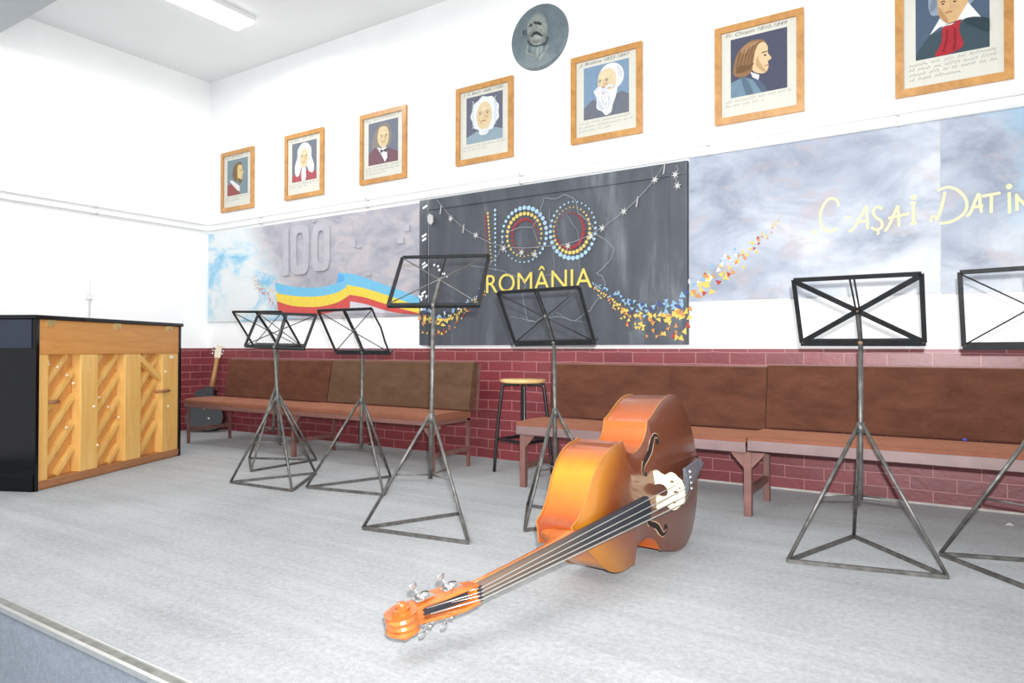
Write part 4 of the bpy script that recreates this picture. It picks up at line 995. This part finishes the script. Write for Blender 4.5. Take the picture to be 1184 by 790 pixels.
def plate(name, zf, thick, arch, mt, sgn):
    mb = MB(); K = 24; vs = []; fs = []
    ov = .006
    O2_ = []
    for i, (x, w_) in enumerate(OUT):
        xa = x-(ov if i == 0 else 0)
        O2_.append((xa, w_+ov))
    for (x, w_) in O2_:
        gx = min(1, max(0, (x+.006)/.20))*min(1, max(0, (BL-x)/.25)); gx = math.sin(gx*math.pi/2)
        for k in range(K+1):
            s = -1+2*k/K
            vs.append((x, s*w_, zf(x)+sgn*(thick+arch*gx*(max(0, 1-abs(s)**2.2)))))
    nr = len(O2_)
    for i in range(nr-1):
        for k in range(K): fs.append((i*(K+1)+k, (i+1)*(K+1)+k, (i+1)*(K+1)+k+1, i*(K+1)+k+1))
    mb.add(vs, fs if sgn > 0 else [tuple(reversed(f)) for f in fs], mt, True)
    lp = [(x, w_) for x, w_ in O2_]+[(x, -w_) for x, w_ in reversed(O2_)]; m_ = len(lp)
    vs = [(x, y, zf(x)) for x, y in lp]+[(x, y, zf(x)+sgn*thick) for x, y in lp]
    fs = [(i, (i+1) % m_, m_+(i+1) % m_, m_+i) for i in range(m_)]
    fs = [tuple(reversed(f)) for f in fs] if sgn > 0 else fs
    mb.add(vs, fs, edge_m, False)
    # inner lip so that the overhang is closed
    lp2 = [(x, w_) for x, w_ in OUT]+[(x, -w_) for x, w_ in reversed(OUT)]
    vs = [(x, y, zf(x)) for x, y in lp]+[(x, y*.97, zf(x)) for x, y in lp2]
    mb.add(vs, [(i, (i+1) % m_, m_+(i+1) % m_, m_+i) for i in range(m_)], edge_m, False)
    return mb.build(name, bass, local=True)
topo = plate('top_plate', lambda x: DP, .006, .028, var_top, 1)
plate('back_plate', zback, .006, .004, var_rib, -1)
def ztop(x, y):
    for (a, wa), (c, wc) in zip(OUT[:-1], OUT[1:]):
        if a <= x <= c: w_ = wa+(wc-wa)*((x-a)/(c-a+1e-9)); break
    gx = math.sin(min(1, max(0, x/.20))*min(1, max(0, (BL-x)/.25))*math.pi/2)
    return DP+.006+.028*gx*max(0, 1-abs(y/w_)**2.2)
dark_in = mat('sound_hole_dark', (22, 12, 8), rough=.8)
holelip = mat('sound_hole_lip', (206, 176, 140), rough=.5)
for sg in (-1, 1):
    path = [(.405, .190), (.395, .205), (.405, .222), (.428, .226), (.452, .206), (.478, .172), (.512, .150), (.545, .132), (.566, .108), (.566, .090), (.550, .082)]
    wds = [.006, .010, .014, .018, .022, .024, .024, .020, .014, .010, .006]
    P_ = [np.array(q) for q in spline(path, 5)]; W_ = [float(np.interp(i/(len(P_)-1), np.linspace(0, 1, len(wds)), wds)) for i in range(len(P_))]
    T3 = lambda a, c, o=.0012: (a, sg*c, ztop(a, c)+o)
    mb = MB()
    mb.stroke(P_, [q*1.30 for q in W_], 0, holelip, to3=lambda a, c: T3(a, c, .0010)); mb.stroke(P_, W_, 0, dark_in, to3=lambda a, c: T3(a, c, .0016))
    for (a, c, r_) in ((.410, .196, .013), (.549, .088, .010)):
        po = [(a+r_*math.cos(2*math.pi*k/14), c+r_*math.sin(2*math.pi*k/14)) for k in range(14)]
        mb.add([T3(x, y, .0020) for x, y in po], [tuple(range(14))], dark_in)
    # make both windings face outwards
    o = mb.build('sound_hole', topo, local=True)
# strings / neck geometry
zs_ = lambda x: .200+(.383-.200)*(1.578-x)/(1.578-.478)     # string height
mb = MB()
xs_ = np.linspace(.69, 1.578, 12); vs = []; fs = []
for x in xs_:
    hw = .024+(.046-.024)*(1.578-x)/(1.578-.69)
    for k in range(7):
        s = -1+2*k/6; vs.append((x, s*hw, zs_(x)-.010-.008*(1.578-x)+.010*(1-s*s)-.006))
    for k in range(7):
        s = 1-2*k/6; vs.append((x, s*hw, zs_(x)-.034-.008*(1.578-x)))
m_ = 14
for i in range(11):
    for k in range(m_): fs.append((i*m_+k, (i+1)*m_+k, (i+1)*m_+(k+1) % m_, i*m_+(k+1) % m_))
fs.append(tuple(range(m_))); fs.append(tuple(reversed(range(11*m_, 12*m_))))
mb.add(vs, fs, fbm, False); mb.build('fingerboard', bass, local=True)
mb = MB(); vs = []; fs = []     # neck with heel
secs = [(1.578, .024, zs_(1.578)-.036, .042), (1.50, .025, zs_(1.5)-.036, .042), (1.35, .027, zs_(1.35)-.037, .044), (1.22, .030, zs_(1.22)-.038, .050), (1.15, .031, zs_(1.15)-.038, .085), (1.10, .032, zs_(1.10)-.038, .17), (1.075, .032, zs_(1.075)-.040, .185)]
for x, hw, zt, dp in secs:
    for k in range(13):
        a = math.pi*k/12; vs.append((x, hw*math.cos(a), zt-dp*math.sin(a)**.8))
for i in range(len(secs)-1):
    for k in range(13): fs.append((i*13+k, i*13+(k+1) % 13, (i+1)*13+(k+1) % 13, (i+1)*13+k))
fs.append(tuple(reversed(range(13)))); fs.append(tuple((len(secs)-1)*13+k for k in range(13)))
mb.add(vs, fs, var_neck, True); mb.build('neck', bass, local=True)
mb = MB(); mb.box((1.578, -.025, zs_(1.578)-.04), (1.590, .025, zs_(1.578)+.001), ebony); mb.build('nut', bass, local=True)
# peg box and scroll
pzt = lambda x: zs_(1.578)-.006-(x-1.585)*.36
mb = MB()
for s in (-1, 1):
    vs = []
    for x, hw, dep in ((1.585, .034, .050), (1.64, .037, .075), (1.70, .035, .070), (1.755, .031, .060), (1.79, .028, .052)):
        zt = pzt(x)+(.014 if 1.6 < x < 1.75 else .004)
        for yy, zz in ((hw, zt), (hw-.012, zt), (hw-.012, zt-dep), (hw, zt-dep)): vs.append((x, s*yy, zz))
    fs = [(i*4+k, i*4+(k+1) % 4, (i+1)*4+(k+1) % 4, (i+1)*4+k) for i in range(4) for k in range(4)]+[(3, 2, 1, 0), (16, 17, 18, 19)]
    mb.add(vs, fs if s < 0 else [tuple(reversed(f)) for f in fs], var_neck, False)
vs = []
for x, dep in ((1.580, .046), (1.64, .076), (1.70, .074), (1.755, .062), (1.80, .055)):
    zt = pzt(x)-dep*.72
    for yy, zz in ((.027, zt), (-.027, zt), (-.027, zt-dep*.5), (.027, zt-dep*.5)): vs.append((x, yy, zz))
fs = [(i*4+k, i*4+(k+1) % 4, (i+1)*4+(k+1) % 4, (i+1)*4+k) for i in range(4) for k in range(4)]+[(3, 2, 1, 0), (16, 17, 18, 19)]
mb.add(vs, fs, var_neck, False)
mb.box((1.582, -.026, pzt(1.59)-.055), (1.60, .026, pzt(1.59)-.004), var_neck)
pegbox = mb.build('peg_box', bass, local=True, bevel=.004)
mb = MB()
vs = []
for x in (1.60, 1.66, 1.72, 1.785):
    for yy in (-.024, .024): vs.append((x, yy, pzt(x)-.034))
mb.add(vs, [(i*2, i*2+2, i*2+3, i*2+1) for i in range(3)], mat('peg_box_recess', (40, 44, 52), rough=.4)); mb.build('recess', pegbox, local=True)
# scroll: a spiral ramp whose eye stands proud on both sides
SCX, SCZ = 1.826, .098
mb = MB(); turns = 2.3; ns = 90; vs = []; fs = []
for i in range(ns+1):
    t = i/ns; a = R(62)+turns*2*math.pi*t
    ro_ = .050*(1-t)**.95+.017; hw = .019+.034*t; th = .020*(1-t)+.011
    ri_ = max(.002, ro_-th)
    for (rr_, yy) in ((ro_, hw), (ro_*.86, hw*.70), (ro_*.97, hw*.35), (ro_*.88, 0), (ro_*.97, -hw*.35), (ro_*.86, -hw*.70), (ro_, -hw), (ri_, -hw), (ri_, hw)):
        vs.append((SCX-rr_*math.sin(a)*1.0, yy, SCZ+rr_*math.cos(a)))
for i in range(ns):
    for k in range(9): fs.append((i*9+k, i*9+(k+1) % 9, (i+1)*9+(k+1) % 9, (i+1)*9+k))
fs.append(tuple(range(9))); fs.append(tuple(reversed([ns*9+k for k in range(9)])))
mb.add(vs, fs, var_neck, False)
mb.lathe([(.001, -.058), (.012, -.057), (.015, -.050), (.016, -.036), (.040, -.020), (.040, .020), (.016, .036), (.015, .050), (.012, .057), (.001, .058)], var_neck, 28, lambda q: np.array([SCX+q[0], q[2], SCZ+q[1]]))
mb.build('scroll', bass, local=True, bevel=.003)
# tuning machines, two on each cheek
for s in (-1, 1):
    for x in ((1.655, 1.745) if s < 0 else (1.665, 1.735)):
        zc_ = pzt(x)-.030; y0 = s*.037
        mb = MB()
        mb.obox((x, y0+s*.002, zc_), (.030, 0, -.008), (0, .002, 0), (.003, 0, .016), chrome)
        mb.lathe([(.001, 0), (.014, 0), (.014, .010), (.001, .011)], chrome, 16, lambda q: np.array([x-.008+q[0], y0+s*(.004+q[2]), zc_+q[1]]))
        mb.tube([(x+.014, y0+s*.010, zc_-.020), (x+.014, y0+s*.010, zc_+.022)], .006, chrome, 8)
        mb.tube([(x+.014, y0+s*.010, zc_), (x+.020, y0+s*.034, zc_-.012)], .0035, chrome, 8)
        mb.ball((x+.022, y0+s*.044, zc_-.016), (.016, .012, .004), chrome, 12, 8)
        mb.build('tuning_machine', pegbox, local=True)
# bridge
ivory = mat('pale_maple', (236, 224, 190), rough=.5, var=.05, scale=20)
mb = MB(); zb_ = DP+.033; br_h = .383-.003
half_b = [(.0, zb_+.060), (.016, zb_+.056), (.028, zb_+.042), (.031, zb_+.020), (.024, zb_+.001), (.084, zb_-.006), (.086, zb_+.012), (.072, zb_+.030), (.066, zb_+.050), (.076, zb_+.060), (.084, zb_+.075), (.076, zb_+.096), (.066, br_h-.030), (.050, br_h-.008), (.028, br_h-.001), (.0, br_h+.001)]
poly = [(y, z) for y, z in half_b]+[(-y, z) for y, z in reversed(half_b[1:-1])]
# built as a strip of quads between the inner and outer edge to keep the arch open
inner = half_b[:5]; outer = list(reversed(half_b[5:]))
def resample(pts, k):
    P_ = np.array(pts); d_ = np.r_[0, np.cumsum(np.linalg.norm(np.diff(P_, axis=0), axis=1))]; t_ = np.linspace(0, d_[-1], k)
    return [(float(np.interp(q, d_, P_[:, 0])), float(np.interp(q, d_, P_[:, 1]))) for q in t_]
K = 18; a_ = resample(inner, K); c_ = resample(outer, K)
for sg in (-1, 1):
    vs = [(.478+dx, sg*y, z) for dx in (-.008, .008) for (y, z) in a_+c_]
    M2 = 2*K; fs = []
    for i in range(K-1):
        fs += [(i, i+1, K+i+1, K+i), (M2+i, M2+K+i, M2+K+i+1, M2+i+1), (i, M2+i, M2+i+1, i+1), (K+i, K+i+1, M2+K+i+1, M2+K+i)]
    fs.append((K-1, M2+K-1, M2+2*K-1, 2*K-1))
    mb.add(vs, fs if sg > 0 else [tuple(reversed(f)) for f in fs], ivory, False)
hole_m = mat('bridge_hole', (92, 72, 48), rough=.7)
for (y, z, r_) in ((-.046, zb_+.085, .006), (0, zb_+.100, .008), (.046, zb_+.085, .006), (-.02, zb_+.118, .004)):
    mb.add([(.4868, y+r_*math.cos(2*math.pi*k/12), z+1.5*r_*math.sin(2*math.pi*k/12)) for k in range(12)], [tuple(range(12))], hole_m)
mb.build('bridge', bass, local=True)
# tailpiece and strings
mb = MB(); vs = []; fs = []
tp = [(.055, .026, .275), (.12, .036, .290), (.22, .044, .306), (.325, .054, .322)]
for x, hw, z in tp:
    for yy, zz in ((-hw, z-.004), (0, z+.010), (hw, z-.004), (hw, z-.016), (-hw, z-.016)): vs.append((x, yy, zz))
for i in range(3):
    for k in range(5): fs.append((i*5+k, i*5+(k+1) % 5, (i+1)*5+(k+1) % 5, (i+1)*5+k))
fs += [(0, 1, 2, 3, 4), (19, 18, 17, 16, 15)]
mb.add(vs, fs, mat('tailpiece_grey', (92, 98, 108), rough=.3, var=.15, coat=.5), False)
mb.tube([(.06, -.015, .268), (-.006, -.012, DP+.012), (-.012, 0, DP-.03)], .004, ebony, 6); mb.tube([(.06, .015, .268), (-.006, .012, DP+.012), (-.012, 0, DP-.03)], .004, ebony, 6)
for k in range(4): mb.ball((.312, -.039+.026*k, .333), .008, chrome, 8, 6)
mb.build('tailpiece', bass, local=True)
steel = mat('string_steel', (198, 196, 190), rough=.3, metal=.7)
for k in range(4):
    s = -1.5+k
    mb = MB(); yb = s*.0315; zb2 = .3845-.010*(abs(s)/1.5)**2; yn = s*.0125
    px_ = (1.655, 1.745, 1.665, 1.735)[k]
    mb.tube([(.312, -.039+.026*k, .335), (.478, yb, zb2), (1.584, yn, zs_(1.584)+.002), (px_, yn*.9, pzt(px_)-.022)], .0017+.0004*k, steel, 6); mb.build('string', bass, local=True)
mb = MB(); mb.tube([(.0, 0, DP*.5), (-.035, 0, DP*.5)], .020, ebony, 14); mb.tube([(-.035, 0, DP*.5), (-.075, 0, DP*.5)], .007, chrome, 10); mb.ball((-.078, 0, DP*.5), .011, ebony, 10, 8); mb.build('endpin', bass, local=True)
# set the bass down on the floor
lowest = 9
for o in [bass]+list(bass.children_recursive):
    if o.type == 'MESH':
        for q in o.data.vertices: lowest = min(lowest, (o.matrix_world@q.co).z)
print('BASS lowest', lowest)
bass.location.z -= lowest-.001 if lowest < .001 else lowest-.001

# ------------------------------------------------------------------ small things lying about
mb = MB(); mb.add([(.215, -.37, .002), (.25, -.375, .006), (.262, -.352, .002), (.24, -.34, .012), (.222, -.345, .004)], [(0, 1, 2, 3, 4)], paint((244, 244, 244))); mb.add([(.215, -.37, .001), (.262, -.352, .001), (.24, -.385, .001)], [(0, 1, 2)], paint((236, 236, 236)))
tag(mb.build('paper_scrap', origin=(.238, -.36, 0)), 'tiny white paper scrap on the carpet below the right bench', 'paper')
mb = MB(); mb.lathe([(.001, .4665), (.010, .4665), (.010, .474), (.007, .477), (.001, .477)], paint((86, 84, 190)), 14, lambda q: q+np.array([.035, -.56, 0]))
tag(mb.build('plastic_cap', origin=(.035, -.56, .46)), 'small blue cap lying on the seat of the right bench', 'cap')

# ------------------------------------------------------------------ light
w = bpy.data.worlds.new('room_light'); SC.world = w; w.use_nodes = True
bg = w.node_tree.nodes['Background']; bg.inputs[0].default_value = (.975, .985, 1, 1); bg.inputs[1].default_value = .66
def light(name, kind, loc, energy, target=None, **k):
    l = bpy.data.lights.new(name, kind); o = bpy.data.objects.new(name, l); COL.objects.link(o); o.location = loc; l.energy = energy
    for a, c in k.items(): setattr(l, a, c)
    if target is not None: o.rotation_euler = (Vector(target)-Vector(loc)).to_track_quat('-Z', 'Y').to_euler()
    return o
fl = light('camera_flash', 'SPOT', tuple(CAM+np.array([.03, .02, .11])), 545, target=(-2.9, 0, 2.0), spot_size=R(128), spot_blend=1.0, shadow_soft_size=.02)
light('ceiling_lamp_light', 'AREA', (-5.81, -1.48, ZC-.12), 22, target=(-5.81, -1.48, 0), shape='RECTANGLE', size=.28, size_y=1.4)
light('hall_fill_light', 'AREA', (-2.6, -5.6, 4.0), 190, target=(-4.2, -2.2, .6), shape='RECTANGLE', size=4.0, size_y=1.5)  # added soft fill to brighten the left side, no lamp is seen there
SC.view_settings.view_transform = 'Standard'; SC.view_settings.look = 'None'; SC.view_settings.exposure = 0.56
SC.cycles.max_bounces = 6; SC.cycles.use_denoising = True
